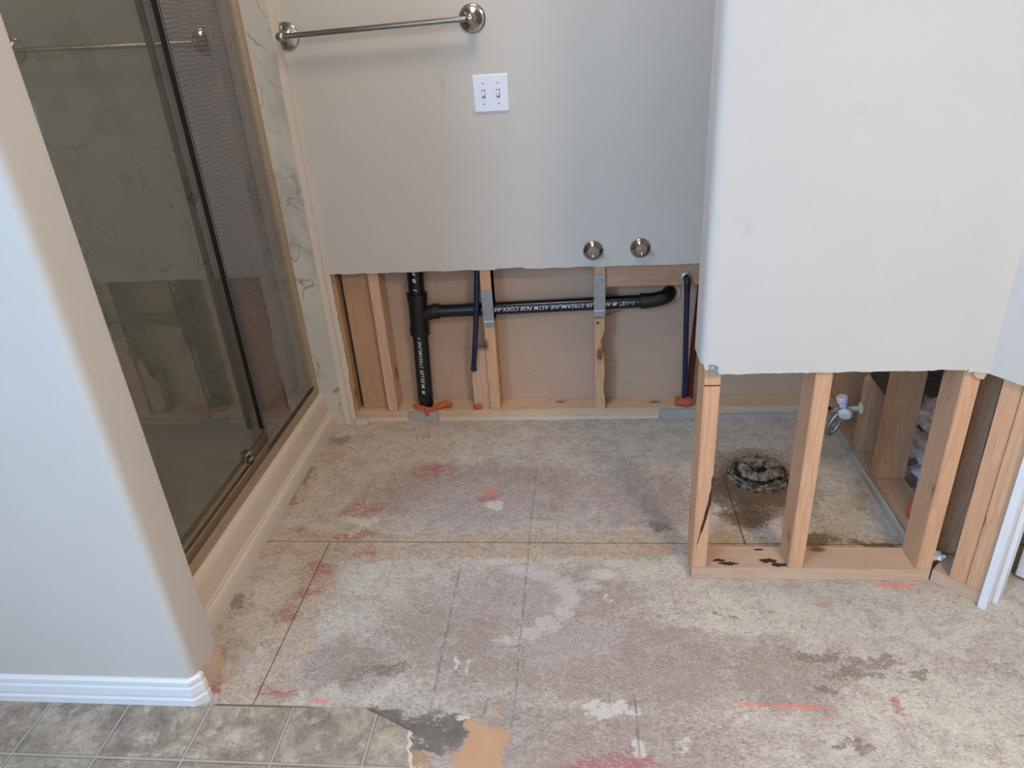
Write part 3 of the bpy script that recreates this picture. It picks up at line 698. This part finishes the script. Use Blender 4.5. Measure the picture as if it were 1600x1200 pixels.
# door leaf beyond
dr = bpy.data.objects.new('door_1', None); C.objects.link(dr); dr.location = (1.106, 1.536, 0); dr.rotation_euler = (0, 0, rz); dr['kind'] = 'structure'
bm = NB(); box(bm, 0, .76, 0, .035, .010, 2.04); bmesh.ops.bevel(bm, geom=bm.edges[:], offset=.002, segments=2, affect='EDGES'); mk('door_leaf', bm, M['white'], dr)
bm = NB(); lathe(bm, [(0, 0), (.03, 0), (.03, .006), (.012, .01), (.012, .035), (.027, .045), (.03, .058), (.02, .07), (0, .073)], 28, (.70, 0, .95), (0, -1, 0)); mk('door_handle', bm, M['nickel'], dr, smooth=40)
bm = NB(); box(bm, .139, .98, 0, .114, 2.06, CEIL); struct(mk('wall_above_door', bm, M['paint_left'], None, (*diag(0, 0), 0), rz))
# strip of diagonal drywall, already part of wall_partition, gets a white caulk smear at the corner
bm = NB(); prism(bm, [(0, 0), (.020, .002), (.030, -.004), (.034, .001), (.028, .010), (.012, .014), (.002, .010)], 0, .0015, axis='Y')
tag(mk('plaster_smear', bm, M['gypsum'], None, (.848, yf-.0017, .617)), 'ragged plaster crumb at the torn drywall corner above the right studs', 'plaster scrap')
bm = NB(); prism(bm, [(0, 0), (.012, -.012), (.026, -.016), (.030, -.002), (.018, .004)], 0, .0012, axis='Y')
tag(mk('paper_flap', bm, M['torn'], None, (.862, yf+.004, .612)), 'torn brown paper flap hanging over the top of the right partition stud', 'paper scrap')

# remains of drywall along the foot of the back wall
def rem(x0_, x1_, h_, mat, label, dy=0):
    n_ = max(6, int((x1_-x0_)/.012)); top = [(x0_+(x1_-x0_)*k/n_, h_+.0022*noise.noise(Vector((k*.9, x0_*9, h_*50)))) for k in range(n_+1)]
    bm = NB(); prism(bm, [(x1_, 0), (x0_, 0)]+top, D+dy, YS-.0004, axis='Y', side=0)
    return tag(mk('drywall_strip', bm, M[mat]), label, 'drywall remnant', 'drywall remnants along the back wall')
rem(-.90, -.688, .012, 'gypsum', 'thin torn drywall strip on the floor at the left end of the back wall')
rem(-.686, -.570, .036, 'paper', 'taller grey drywall scrap left on the floor under the vertical black pipe')
rem(-.568, .278, .011, 'gypsum', 'long thin drywall strip along the floor between pipe and blue tube')
rem(.280, .44, .036, 'paper', 'taller grey drywall scrap at the foot of the right dark blue tube')
rem(.442, .872, .013, 'paper', 'thin drywall strip along the back of the toilet alcove')
bm = NB(); prism(bm, [(1.64, 0), (2.38, 0), (2.38, .020), (2.2, .023), (2.0, .019), (1.85, .024), (1.64, .021)], .8797, xw-.0004, axis='X')
tag(mk('drywall_strip', bm, M['paper']), 'grey drywall strip along the right side of the alcove floor', 'drywall remnant')
bm = NB(); prism(bm, [(0, 0), (.03, -.002), (.046, .006), (.040, .020), (.02, .024), (.004, .018)], .0, .020, axis='Z')
tag(mk('wood_chip', bm, M['ivory'], None, (-.893, D-.026, 0.0)), 'pale splinter lying at the bottom left end of the back wall', 'splinter')
# splinters on the far-side paper
def splinter(pts, r_, label):
    bm = NB(); tube(bm, pts, r_, 6, rf=lambda u: 1-.85*u); tag(mk('wood_splinter', bm, M['woodZp']), label, 'splinter')
splinter([(.072, YB-.012, .375), (.11, YB-.006, .392), (.15, YB-.003, .402)], .006, 'pale wood splinter on the paper right of the splintered stud, below the horizontal pipe')
splinter([(.070, YB-.03, .195), (.10, YB-.02, .197), (.135, YB-.01, .196)], .0015, 'thin nail sticking out right of the splintered stud')

# ============================================================ MARBLE AND SHOWER
XM = -1.80
bm = NB(); box(bm, -2.0, -.936, 2.372, D+.02, 0.0, 2.2)
bmesh.ops.bevel(bm, geom=[e for e in bm.edges if all(abs(v.co.x+.936) < .001 for v in e.verts)], offset=.004, segments=2, affect='EDGES')
sp = struct(mk('wall_shower_back', bm, M['marble']))
bm = NB(); prism(bm, [(2.376, 0), (D+.012, 0), (D+.012, 2.2), (2.380, 2.2)], -.936, -.914, axis='X'); o_ = mk('edge_trim', bm, M['strip'], sp)
bm = NB()
ring = []
for k in range(61):
    z = .605*k/60; a = .0035*noise.noise(Vector((z*40, 5, 0)))+.002*noise.noise(Vector((z*160, 1, 0)))
    ring.append([bm.verts.new(p) for p in ((-.914, D-.002, z), (-.898+a+(.004 if .2 < z < .38 else 0), D-.001+a*.4, z), (-.900+a, YS-.001, z), (-.914, YS-.001, z))])
for a, b_ in zip(ring, ring[1:]):
    for i in range(4): bm.faces.new((a[i], a[(i+1) % 4], b_[(i+1) % 4], b_[i]))
bm.faces.new(ring[0]); bm.faces.new(ring[-1])
tag(mk('drywall_edge', bm, M['gypsum']), 'rough upright drywall edge between the marble panel and the leftmost stud', 'drywall remnant')
bm = NB(); box(bm, -1.93, -1.90, 1.2, 2.40, 0.0, 2.2); struct(mk('wall_shower_left', bm, M['marble']))
bm = NB(); box(bm, -2.0, -1.06, 1.202, 1.215, 0.0, 2.2); struct(mk('wall_shower_front', bm, M['marble']))
bm = NB(); box(bm, -2.02, -1.93, 1.2, 2.5, 0.0, CEIL); struct(mk('wall_shower_outer', bm, M['paper']))

# shower base: pan floor and curb, one thing with parts
YA, YE = 1.2155, 2.3715
sb = empty('shower_tray', (-1.0, 1.8, 0), 'almond acrylic shower base with curb below the sliding glass doors', 'shower tray')
sb.rotation_euler = (0, 0, 0)
def sbp(name, prof_, mat, y0_=YA, y1_=YE):
    bm = NB(); prism(bm, [(x+1.0, z) for x, z in prof_], y0_-1.8, y1_-1.8, axis='Y'); return mk(name, bm, M[mat], sb, smooth=30)
sbp('curb', [(-.990, 0), (-.990, .056), (-.996, .060), (-1.000, .118), (-1.004, .130), (-1.012, .138), (-1.022, .142), (-1.09, .142), (-1.10, .12), (-1.11, .06), (-1.11, 0)], 'curb')
sbp('pan_floor', [(-1.1101, 0.0), (-1.1101, .045), (-1.5, .035), (-1.899, .045), (-1.899, 0)], 'pan')
o_ = sbp('trim_strip', [(-.9895, 0), (-.9895, .056), (-.984, .0575), (-.979, .052), (-.977, .045), (-.977, 0)], 'strip', y0_=1.2155); o_['label'] = 'cream strip at the floor'
# enclosure
en = empty('shower_enclosure', (-1.045, 1.8, .142), 'nickel framed sliding glass shower enclosure with black edge seal', 'shower door')
def enb(name, prof_, mat, y0_, y1_, par=None):
    bm = NB(); prism(bm, [(x+1.045, z-.142) for x, z in prof_], y0_-1.8, y1_-1.8, axis='Y'); return mk(name, bm, M[mat], par or en)
enb('bottom_track', [(-1.018, .142), (-1.018, .170), (-1.021, .176), (-1.024, .170), (-1.026, .150), (-1.040, .150), (-1.041, .182), (-1.046, .182), (-1.047, .150), (-1.072, .150), (-1.074, .190), (-1.079, .190), (-1.080, .142)], 'frame', YA, YE)
bm = NB()
prism(bm, [(a+1.045, b_-1.8) for a, b_ in [(-1.018, YE), (-1.018, YE-.010), (-1.024, YE-.018), (-1.030, YE-.018), (-1.031, YE-.026), (-1.040, YE-.026), (-1.041, YE-.016), (-1.056, YE-.016), (-1.058, YE-.028), (-1.074, YE-.028), (-1.080, YE-.012), (-1.080, YE)]], .034, 1.85)
mk('wall_jamb', bm, M['frame'], en)
bm = NB(); box(bm, .0, .030, YA-1.8, YA-1.8+.02, .034, 1.85); mk('wall_jamb', bm, M['frame'], en)
bm = NB(); box(bm, -.035, .030, YA-1.8, YE-1.8, 1.85, 1.90); mk('top_track', bm, M['frame'], en)
# panes (x planes): outer fixed pane on the right, inner sliding pane on the left
def pane(nm, x, y0_, y1_, z0_, z1_, mat):
    bm = NB(); box(bm, x+1.045-.003, x+1.045+.003, y0_-1.8, y1_-1.8, z0_-.142, z1_-.142); return mk(nm, bm, M[mat], en)
po = pane('fixed_pane', -1.033, 1.93, YE-.020, .152, 1.99, 'glass_out')
pi_ = pane('sliding_pane', -1.062, YA+.02, 1.965, .192, 1.99, 'glass_in')
# black seal along the edge between the panes, with a thin bright line on it
bm = NB(); box(bm, -.001, .0145, 1.9195-1.8, 1.929-1.8, .250-.142, 1.99-.142)
gk = mk('edge_seal', bm, M['gasket'], en); gk['label'] = 'black rubber edge seal'
bm = NB(); box(bm, .0146, .0156, 1.9205-1.8, 1.9222-1.8, .250-.142, 1.99-.142); mk('seal_lip', bm, M['frame'], gk)
# guide clip on the track
bm = NB(); box(bm, -.024, -.004, 1.800-1.8, 1.835-1.8, .041, .085); box(bm, -.004, .004, 1.806-1.8, 1.830-1.8, .041, .068); bmesh.ops.bevel(bm, geom=bm.edges[:], offset=.0015, segments=2, affect='EDGES')
o_ = mk('guide_clip', bm, M['chrome'], en); o_['label'] = 'small clear and chrome guide clip'
# bottom rail edge of sliding pane
bm = NB(); box(bm, -.024, -.011, YA-1.78, 1.80-1.8, .042, .049); mk('pane_rail', bm, M['frame'], en)

# dark mesh curtain inside
bm = NB(); ny_, nz_ = 70, 30; g2 = []
y0_, y1_ = 2.052, 2.364
for i in range(ny_+1):
    u = i/ny_; y = y0_+(y1_-y0_)*u; x = -1.103+.017*u+.0035*math.sin(u*13)+.0015*math.sin(u*31+1)
    zb = .205 if u < .70 else .178
    e = min(u, .70-u)/.70 if u < .70 else min(u-.70, 1-u)/.30
    zb += .03*max(0, 1-e*14)
    g2.append([bm.verts.new((x+.002*math.sin(j*.9), y, zb+(1.84-zb)*j/nz_)) for j in range(nz_+1)])
for a, b_ in zip(g2, g2[1:]):
    for j in range(nz_): bm.faces.new((a[j], b_[j], b_[j+1], a[j+1]))
cu = mk('shower_curtain', bm, M['mesh'], smooth=60)
tag(cu, 'dark grey mesh curtain hanging inside the shower behind the right pane', 'curtain')
sf = cu.modifiers.new('thick', 'SOLIDIFY'); sf.thickness = .0012
bm = NB(); tube(bm, [(-1.095, YA+.001, 1.855), (-1.095, YE-.001, 1.855)], .012, 16); tag(mk('curtain_rod', bm, M['nickel'], smooth=50), 'nickel rod inside the shower carrying the mesh curtain', 'curtain rod')

# ============================================================ FITTINGS ON THE BACK WALL
tb = empty('towel_bar', (-.60, D, 1.380), 'brushed nickel towel bar with two round mounts high on the back wall', 'towel bar')
bp_ = .052
def mount(x, z):
    bm = NB(); lathe(bm, [(.0395, 0), (.0405, .002), (.0395, .005), (.035, .007), (.031, .0075), (.0265, .011), (.017, .015), (.012, .020), (.0095, .030), (.0105, .040), (.0125, .046), (.0135, bp_), (.0125, bp_+.008), (.008, bp_+.012), (0, bp_+.013)], 44, (x, 0, z), (0, -1, 0))
    return mk('mount', bm, M['nickel2'], tb, smooth=50)
mount(-.297, -.006); mount(.284, .008)
bm = NB(); tube(bm, [(-.297, -bp_, -.006), (.284, -bp_, .008)], .0082, 20); mk('bar', bm, M['nickel'], tb, smooth=50)
# paper holder posts
hp = empty('paper_holder_post', (.037, D, .661), 'left one of two shiny nickel holder posts just above the cut line', 'holder post', 'nickel paper holder posts')
bm = NB(); lathe(bm, [(.0335, 0), (.0345, .0015), (.034, .004), (.031, .0065), (.0255, .0105), (.018, .017), (.0125, .026), (.0085, .040), (.0066, .055)], 44, (0, 0, 0), (0, -1, 0)); mk('bell_base', bm, M['nickel2'], hp, smooth=60)
bm = NB(); lathe(bm, [(.0064, .0548), (.0082, .060), (.0092, .066), (.0088, .073), (.006, .078), (0, .080)], 30, (0, 0, 0), (0, -1, 0)); mk('tip', bm, M['nickel2'], hp, smooth=60)
h2 = hp.copy(); C.objects.link(h2); h2.location = (.196, D, .664); h2['label'] = 'right one of two shiny nickel holder posts, nearer the partition'
for ch in list(hp.children):
    c_ = ch.copy(); C.objects.link(c_); c_.parent = h2
# switch plate
sw = empty('light_switch', (-.333, D, 1.119), 'white two-gang toggle light switch on the back wall', 'light switch')
bm = NB(); v = box(bm, 0, .116, -.006, 0, 0, .114)
for v_ in bm.verts:
    if v_.co.y < -.003: v_.co.x += .0055*(1 if v_.co.x < .05 else -1); v_.co.z += .0055*(1 if v_.co.z < .05 else -1)
bmesh.ops.bevel(bm, geom=bm.edges[:], offset=.001, segments=2, affect='EDGES'); pl_ = mk('cover_plate', bm, M['plastic'], sw, smooth=40)
for cx in (.035, .081):
    bm = NB(); box(bm, cx-.0055, cx+.0055, -.0065, -.0055, .045, .069); o_ = mk('toggle_slot', bm, M['slot'], sw)
    bm = NB(); box(bm, cx-.004, cx+.004, -.0135, -.0066, .047, .067)
    for v_ in bm.verts:
        if v_.co.y < -.01: v_.co.z = v_.co.z*.5+.0325-.004
    bmesh.ops.bevel(bm, geom=bm.edges[:], offset=.0008, segments=2, affect='EDGES'); mk('toggle', bm, M['plastic'], sw)
    for zz in (.027, .087):
        bm = NB(); lathe(bm, [(0, 0), (.0024, 0), (.0022, .0006), (0, .001)], 14, (cx, -.0058, zz), (0, -1, 0)); mk('screw', bm, M['slot'], sw)

# ============================================================ PIPES
def text_on(par, s_, size, place, name='printed_text', flip=False):
    cu_ = bpy.data.curves.new('txt', 'FONT'); cu_.body = s_; cu_.size = size; cu_.offset = .0001; cu_.shear = .25; cu_.space_character = 1.08
    to = bpy.data.objects.new('txt', cu_); C.objects.link(to)
    dg = bpy.context.evaluated_depsgraph_get(); dg.update(); me = bpy.data.meshes.new_from_object(to.evaluated_get(dg))
    bpy.data.objects.remove(to); bpy.data.curves.remove(cu_)
    bm = NB(); bm.from_mesh(me); bpy.data.meshes.remove(me)
    bmesh.ops.subdivide_edges(bm, edges=[e for e in bm.edges if e.calc_length() > .004], cuts=2)
    for v_ in bm.verts: v_.co = place(v_.co.x, v_.co.y)
    o_ = mk(name, bm, M['print'], par); o_['label'] = 'white printed lettering'; return o_
def on_axis(p0, p1, r, face, sgn=1):
    """text x runs from p0 to p1 on a cylinder, baseline angle centred on direction `face`"""
    p0 = Vector(p0); p1 = Vector(p1); ax = (p1-p0).normalized(); fdir = Vector(face); fdir = (fdir-ax*fdir.dot(ax)).normalized(); side = fdir.cross(ax)*-1
    upv = (fdir.cross(ax))
    def place(x, y):
        a = (y-.006)/r; return p0+ax*x+(fdir*math.cos(a)+upv*math.sin(a))*(r+.0004)
    return place
def logo(par, place):
    bm = NB(); w_, h_ = .013, .011
    g4 = [[bm.verts.new(place(w_*i/4+.25*h_*j/4, .001+h_*j/4)) for j in range(5)] for i in range(5)]
    for i in range(4):
        for j in range(4):
            if not (i in (1, 2) and j == 1): bm.faces.new((g4[i][j], g4[i+1][j], g4[i+1][j+1], g4[i][j+1]))
    o_ = mk('printed_emblem', bm, M['print'], par); o_['label'] = 'small white printed emblem'
YP = YS+.044
dp = empty('drain_pipe', (-.625, YP, T), 'black plastic drain pipe with tee branching right along the back wall', 'drain pipe')
def dl(p): return (p[0]+.625, p[1]-YP, p[2]-T)
vb, vt = (-.625, YP, T+.001), (-.594, YP, .78)
def vx(z): return vb[0]+(vt[0]-vb[0])*(z-vb[2])/(vt[2]-vb[2])
bm = NB(); tube(bm, [dl((vx(z), YP, z)) for z in (T+.001, .2, .36)], .0302, 36); o_ = mk('lower_pipe', bm, M['abs'], dp, smooth=50)
bm = NB(); tube(bm, [dl((vx(z), YP, z)) for z in (.50, .6, .75)], .0302, 36); mk('upper_pipe', bm, M['abs'], dp, smooth=50)
bm = NB()
def seg_t(z0_, z1_, r_): tube(bm, [dl((vx(z0_), YP, z0_)), dl((vx(z1_), YP, z1_))], r_, 36)
seg_t(.345, .372, .0375); seg_t(.368, .392, .0355); seg_t(.388, .485, .0345); seg_t(.482, .508, .0375)
hz = .434
tube(bm, [dl((vx(.43)+.01, YP, hz-.014)), dl((vx(.43)+.035, YP, hz-.006)), dl((vx(.43)+.062, YP, hz))], .027, 32)
tube(bm, [dl((vx(.43)+.058, YP, hz)), dl((vx(.43)+.080, YP, hz+.0003))], .0285, 32)
mk('tee_fitting', bm, M['absr'], dp, smooth=50)
ha, hb = (-.535, YP, hz), (.225, YP, .4515)
bm = NB(); tube(bm, [dl(ha), dl((-.1, YP, hz+.010)), dl(hb)], .0238, 36); mk('branch_pipe', bm, M['abs'], dp, smooth=50)
bm = NB(); pts = [dl(p) for p in ((.205, YP, .4510), (.230, YP, .4516), (.231, YP, .4516))]; tube(bm, pts, .0285, 32)
pts = spline([dl(p) for p in ((.228, YP, .4516), (.262, YP, .456), (.292, YP+.006, .463), (.306, YP+.024, .467), (.309, YB-.010, .468))], 6); tube(bm, pts, .0262, 32)
mk('elbow_fitting', bm, M['absr'], dp, smooth=50)
fc = (.12, -1, .45)
text_on(dp, 'MUELLER STREAMLINE AST', .0185, on_axis(dl((vx(.128), YP, .128)), dl((vx(.36), YP, .36)), .0302, (.05, -1, .2)))
logo(dp, on_axis(dl((vx(.104), YP, .104)), dl((vx(.36), YP, .36)), .0302, (.05, -1, .2)))
text_on(dp, 'S', .0185, on_axis(dl((vx(.522), YP, .522)), dl((vx(.7), YP, .7)), .0302, (.05, -1, .2)))
logo(dp, on_axis(dl((vx(.556), YP, .556)), dl((vx(.7), YP, .7)), .0302, (.05, -1, .2)))
text_on(dp, 'MUELLER', .0185, on_axis(dl((vx(.582), YP, .582)), dl((vx(.74), YP, .74)), .0302, (.05, -1, .2)))
logo(dp, on_axis(dl((.120, YP, .4492)), dl((-.5, YP, .4348)), .0238, (0, -1, .15)))
text_on(dp, '1-1/2"', .0200, on_axis(dl((.185, YP, .4506)), dl((-.5, YP, .4348)), .0238, (0, -1, .15)))
text_on(dp, 'MUELLER STREAMLINE ASTM F628 COEX-ABS', .0200, on_axis(dl((.098, YP, .4486)), dl((-.5, YP, .4348)), .0238, (0, -1, .15)))
# foam
def foam(loc, parts_, label):
    bm = NB()
    for i, (c_, r_) in enumerate(parts_): lump(bm, c_, r_, .35, i+loc[0]*10, 3)
    tag(mk('spray_foam', bm, M['foam'], None, loc, smooth=80), label, 'spray foam', 'orange spray foam blobs on the bottom plates')
foam((-.60, YS+.028, T), [((-.052, .0, .008), (.020, .014, .010)), ((-.035, -.018, .007), (.024, .012, .009)), ((-.005, -.026, .006), (.026, .010, .008)), ((.028, -.012, .010), (.022, .014, .011)), ((.050, -.002, .014), (.022, .016, .013)), ((.070, -.004, .016), (.014, .013, .012))], 'orange foam with drip around the foot of the vertical black pipe')
bm = NB(); tube(bm, spline([(-.612, YS+.002, T+.006), (-.610, YS-.016, T+.002), (-.609, YS-.017, T-.012)], 5), .010, 12, rf=lambda u: 1-.35*u); tag(mk('spray_foam', bm, M['foam'], smooth=80), 'orange foam drip hanging over the plate edge below the vertical pipe', 'spray foam', 'orange spray foam blobs on the bottom plates')
foam((-.415, YS+.010, T), [((0, 0, .008), (.016, .008, .010)), ((.006, .0, .012), (.012, .007, .008))], 'small round orange foam dab at the foot of the short wood block')
foam((.375, YS+.018, T), [((0, 0, .016), (.034, .022, .017)), ((-.030, -.002, .020), (.008, .008, .022))], 'egg-shaped orange foam blob at the foot of the right dark blue tube')
foam((.935, 1.74, T), [((0, 0, .014), (.020, .030, .016)), ((.004, .02, .02), (.014, .02, .018))], 'orange foam clump on the side plate behind the right partition stud')
# blue tubes
def pipe_obj(pts, r_, mat, label, nm='water_tube', group=None):
    bm = NB(); tube(bm, spline(pts, 10), r_, 20); return tag(mk(nm, bm, M[mat], smooth=60), label, 'water tube', group)
pipe_obj([(-.358, YS+.010, .78), (-.371, YS+.009, .60), (-.380, YS+.007, .50), (-.388, YS+.003, .42), (-.400, YS-.002, .32), (-.4145, YS+.008, .222), (-.4165, YS+.015, .2085)], .0098, 'pexb', 'dark blue water tube left of the second stud, entering the wood block')
pt = pipe_obj([(.359, YS-.014, .508), (.361, YS-.014, .40), (.365, YS-.008, .28), (.370, YS+.004, .16), (.372, YS+.016, .076)], .0100, 'pexb', 'dark blue water tube dropping from the wood backer beside the partition')
bm = NB(); tube(bm, spline([(.357, YS+.016, .548), (.357, YS-.002, .547), (.358, YS-.012, .538), (.359, YS-.014, .515), (.359, YS-.014, .500)], 6), .0105, 18); mk('elbow', bm, M['absr'], pt, smooth=60)
bm = NB(); lathe(bm, [(.0175, 0), (.0180, .003), (.013, .005)], 24, (.357, YS+.010, .548), (0, -1, 0)); o_ = mk('collar', bm, M['galv'], pt)
for ch, in ((0,),): pass
pipe_obj([(.424, YS+.068, .62), (.416, YS+.066, .45), (.404, YS+.050, .30), (.396, YS+.036, .15), (.396, YS+.036, .039)], .0125, 'pexr', 'dark red water tube half hidden behind the partition edge')
# grey caulk tuft right of elbow fitting
bm = NB(); lump(bm, (0, 0, 0), (.009, .006, .026), .6, 9, 3, 3); tag(mk('caulk_tuft', bm, M['ivory'], None, (.338, YB-.006, .464)), 'pale caulk tuft on the paper right of the black elbow', 'caulk')

# ============================================================ TOILET FLANGE
fx, fy = .558, 2.008
tf = empty('toilet_flange', (fx, fy, 0), 'dirty round toilet flange with old wax ring on the alcove floor', 'toilet flange')
def torus(bm, R_, r_, rz_, z, amp, seed, nu=90, nv=14, a0=0, a1=360):
    g3 = []; cl = (a1-a0) >= 359
    for i in range(nu if cl else nu+1):
        a = math.radians(a0+(a1-a0)*i/nu); row = []
        for j in range(nv):
            b_ = 2*math.pi*j/nv; k = 1+amp*noise.noise(Vector((math.cos(a)*4, math.sin(a)*4, j*.5+seed)))+amp*.7*noise.noise(Vector((math.cos(a)*11, math.sin(a)*11, j*.8+seed)))
            rr_ = R_*(1+.05*noise.noise(Vector((math.cos(a)*1.5, math.sin(a)*1.5, seed))))+r_*k*math.cos(b_)
            row.append(bm.verts.new((rr_*math.cos(a), rr_*math.sin(a), z+rz_*k*math.sin(b_))))
        g3.append(row)
    m_ = len(g3) if cl else len(g3)-1
    for i in range(m_):
        a, b_ = g3[i], g3[(i+1) % len(g3)]
        for j in range(nv): bm.faces.new((a[j], a[(j+1) % nv], b_[(j+1) % nv], b_[j]))
    if not cl: bm.faces.new(g3[0]); bm.faces.new(g3[-1])
bm = NB(); lathe(bm, [(.0, .0005), (.098, .0005), (.099, .004), (.094, .007), (.088, .006), (.084, .010), (.0, .010)], 70); mk('flange_disc', bm, M['flange'], tf, smooth=50)
bm = NB(); torus(bm, .091, .0055, .005, .009, .7, 2); mk('flange_rim', bm, M['flange'], tf, smooth=80)
bm = NB(); torus(bm, .068, .011, .009, .014, .5, 9, a0=60, a1=330); mk('rubber_ring', bm, M['gasket'], tf, smooth=80)
bm = NB(); torus(bm, .047, .019, .017, .024, .45, 4); mk('wax_ring', bm, M['wax'], tf, smooth=80)
bm = NB(); torus(bm, .072, .008, .007, .012, .6, 14, a0=150, a1=400); mk('wax_ridge', bm, M['wax'], tf, smooth=80)
bm = NB(); lump(bm, (.042, .012, .036), (.022, .03, .016), .4, 5); mk('wax_lump', bm, M['wax'], tf, smooth=80)
bm = NB(); lathe(bm, [(0, .0), (.030, .0), (.030, .0118), (0, .0120)], 30); mk('drain_hole', bm, M['hole'], tf)
bm = NB(); lathe(bm, [(.0035, 0), (.0035, .040), (.002, .043), (0, .043)], 12, (-.012, -.008, .010)); mk('bolt', bm, M['galv'], tf)

# ============================================================ SHUTOFF VALVE
vv = empty('shutoff_valve', (.86, 2.115, .20), 'white plastic shutoff valve with chrome supply loop on the alcove side wall', 'valve')
bm = NB(); lathe(bm, [(.0, 0), (.020, 0), (.0205, .003), (.012, .006), (.0085, .008), (.0085, .055), (0, .056)], 28, (.030, -.001, -.012), (-1, 0, 0)); o_ = mk('stub_out', bm, M['ivory'], vv, smooth=40); o_['label'] = 'ivory plastic stub and flange'
bm = NB(); lathe(bm, [(0, 0), (.018, 0), (.021, .004), (.021, .014), (.017, .019), (0, .020)], 30, (-.022, -.014, -.016), (-.3, -.75, -.45)); tube(bm, [(-.024, 0, -.016), (-.03, .0, .010)], .012, 20); o_ = mk('body', bm, M['plastic'], vv, smooth=40)
bm = NB(); lathe(bm, [(0, 0), (.013, 0), (.0145, .004), (.0175, .006), (.0185, .020), (.016, .025), (0, .026)], 10, (-.030, 0, .008), (-.25, 0, 1)); mk('handle', bm, M['plastic'], vv, smooth=25)
bm = NB(); tube(bm, [(-.036, -.006, -.012), (-.060, -.008, -.014), (-.074, -.008, -.010)], .008, 14); lathe(bm, [(.0105, 0), (.0105, .011)], 6, (-.045, -.007, -.013), (-1, 0, .0)); lathe(bm, [(.0115, 0), (.0115, .009)], 6, (-.070, -.008, -.012), (-1, 0, .1)); o_ = mk('compression_nut', bm, M['chrome'], vv, smooth=30)
bm = NB(); loop = []
for k in range(44):
    a = 2*math.pi*k/44; loop.append((-.048+.020*math.cos(a)+.012*math.sin(a), -.008+.010*math.cos(a), -.062+.040*math.sin(a)))
tube(bm, loop, .0072, 14, closed=True); o_ = mk('supply_loop', bm, M['galv'], vv, smooth=60); o_['label'] = 'braided steel supply loop'
bm = NB(); tube(bm, [(-.036, -.012, -.022), (-.042, -.010, -.030)], .008, 14); mk('outlet', bm, M['chrome'], vv, smooth=30)
bm = NB(); lathe(bm, [(.009, 0), (.009, .014)], 6, (-.062, -.012, -.090), (.2, 0, .6)); mk('end_fitting', bm, M['chrome'], vv, smooth=30)

# sheeting heap in the dark closet
bm = NB()
for i, (c_, r_) in enumerate([((0, 0, .04), (.08, .10, .045)), ((.08, .10, .05), (.09, .10, .055)), ((-.02, .16, .045), (.07, .10, .05)), ((.10, .28, .07), (.08, .10, .075))]): lump(bm, c_, r_, .5, i+2, 4, 2.5)
tag(mk('plastic_sheeting', bm, M['plasticbag'], None, (1.10, 1.95, .0), smooth=80), 'pale crumpled sheeting in the dark space behind the alcove studs', 'sheeting')

# ============================================================ VINYL FLOORING
edge = [(-1.9, 1.0735), (-.905, 1.0735), (-.880, 1.076), (-.72, 1.0775), (-.60, 1.0795), (-.515, 1.083), (-.474, 1.066), (-.440, 1.050), (-.410, 1.036), (-.398, 1.026), (-.400, 1.012), (-.392, 1.000), (-.396, .985), (-.386, .972), (-.384, .955), (-.376, .940), (-.374, .90), (-.36, .80), (-.37, .5), (-.36, .0), (-.36, -2.19), (-1.9, -2.19)]
bm = NB(); prism(bm, edge, .0012, .0042); vs_ = mk('vinyl_flooring', bm, M['vinyl'])
tag(vs_, 'stone-pattern vinyl floor sheet with torn right edge at lower left', 'vinyl flooring')
e2 = [(x+(.012*(.6+.8*abs(noise.noise(Vector((x*60, y*60, 0))))) if (y < 1.035 and x > -.45 and y > .9) else .0005 if x > -1.8 else 0), y) for x, y in edge]
bm = NB(); prism(bm, e2, .0002, .0012); o_ = mk('torn_backing', bm, M['strip'], vs_); o_['label'] = 'white torn backing along the ragged edge'

# ceiling lamp (behind the camera)
cl = empty('ceiling_light', (.92, -.10, CEIL), 'round frosted ceiling light', 'ceiling light')
t = NT('lit_glass', .4); t.base(t.mix(t.noise(t.obj(), 9), lin(240, 235, 225), lin(230, 224, 212))); t.b.inputs['Emission Color'].default_value = (1, .78, .56, 1); t.b.inputs['Emission Strength'].default_value = 4
bm = NB(); lathe(bm, [(.17, 0), (.17, -.02), (.16, -.03)], 40); mk('base_ring', bm, M['nickel'], cl)
bm = NB(); lathe(bm, [(.155, -.03), (.14, -.06), (.09, -.085), (0, -.095)], 40); mk('glass_bowl', bm, t.m, cl, smooth=60)

fill_lamp = empty('ceiling_light', (-.25, 1.75, CEIL), 'small square frosted fill light added above the alcove, out of view', 'ceiling light')  # unseen fixture added to go with the alcove fill light
bm = NB(); box(bm, -.2, .2, -.2, .2, -.02, 0); mk('base_plate', bm, M['nickel'], fill_lamp)
bm = NB(); box(bm, -.18, .18, -.18, .18, -.06, -.02); bmesh.ops.bevel(bm, geom=bm.edges[:], offset=.01, segments=2, affect='EDGES'); mk('diffuser', bm, t.m, fill_lamp)
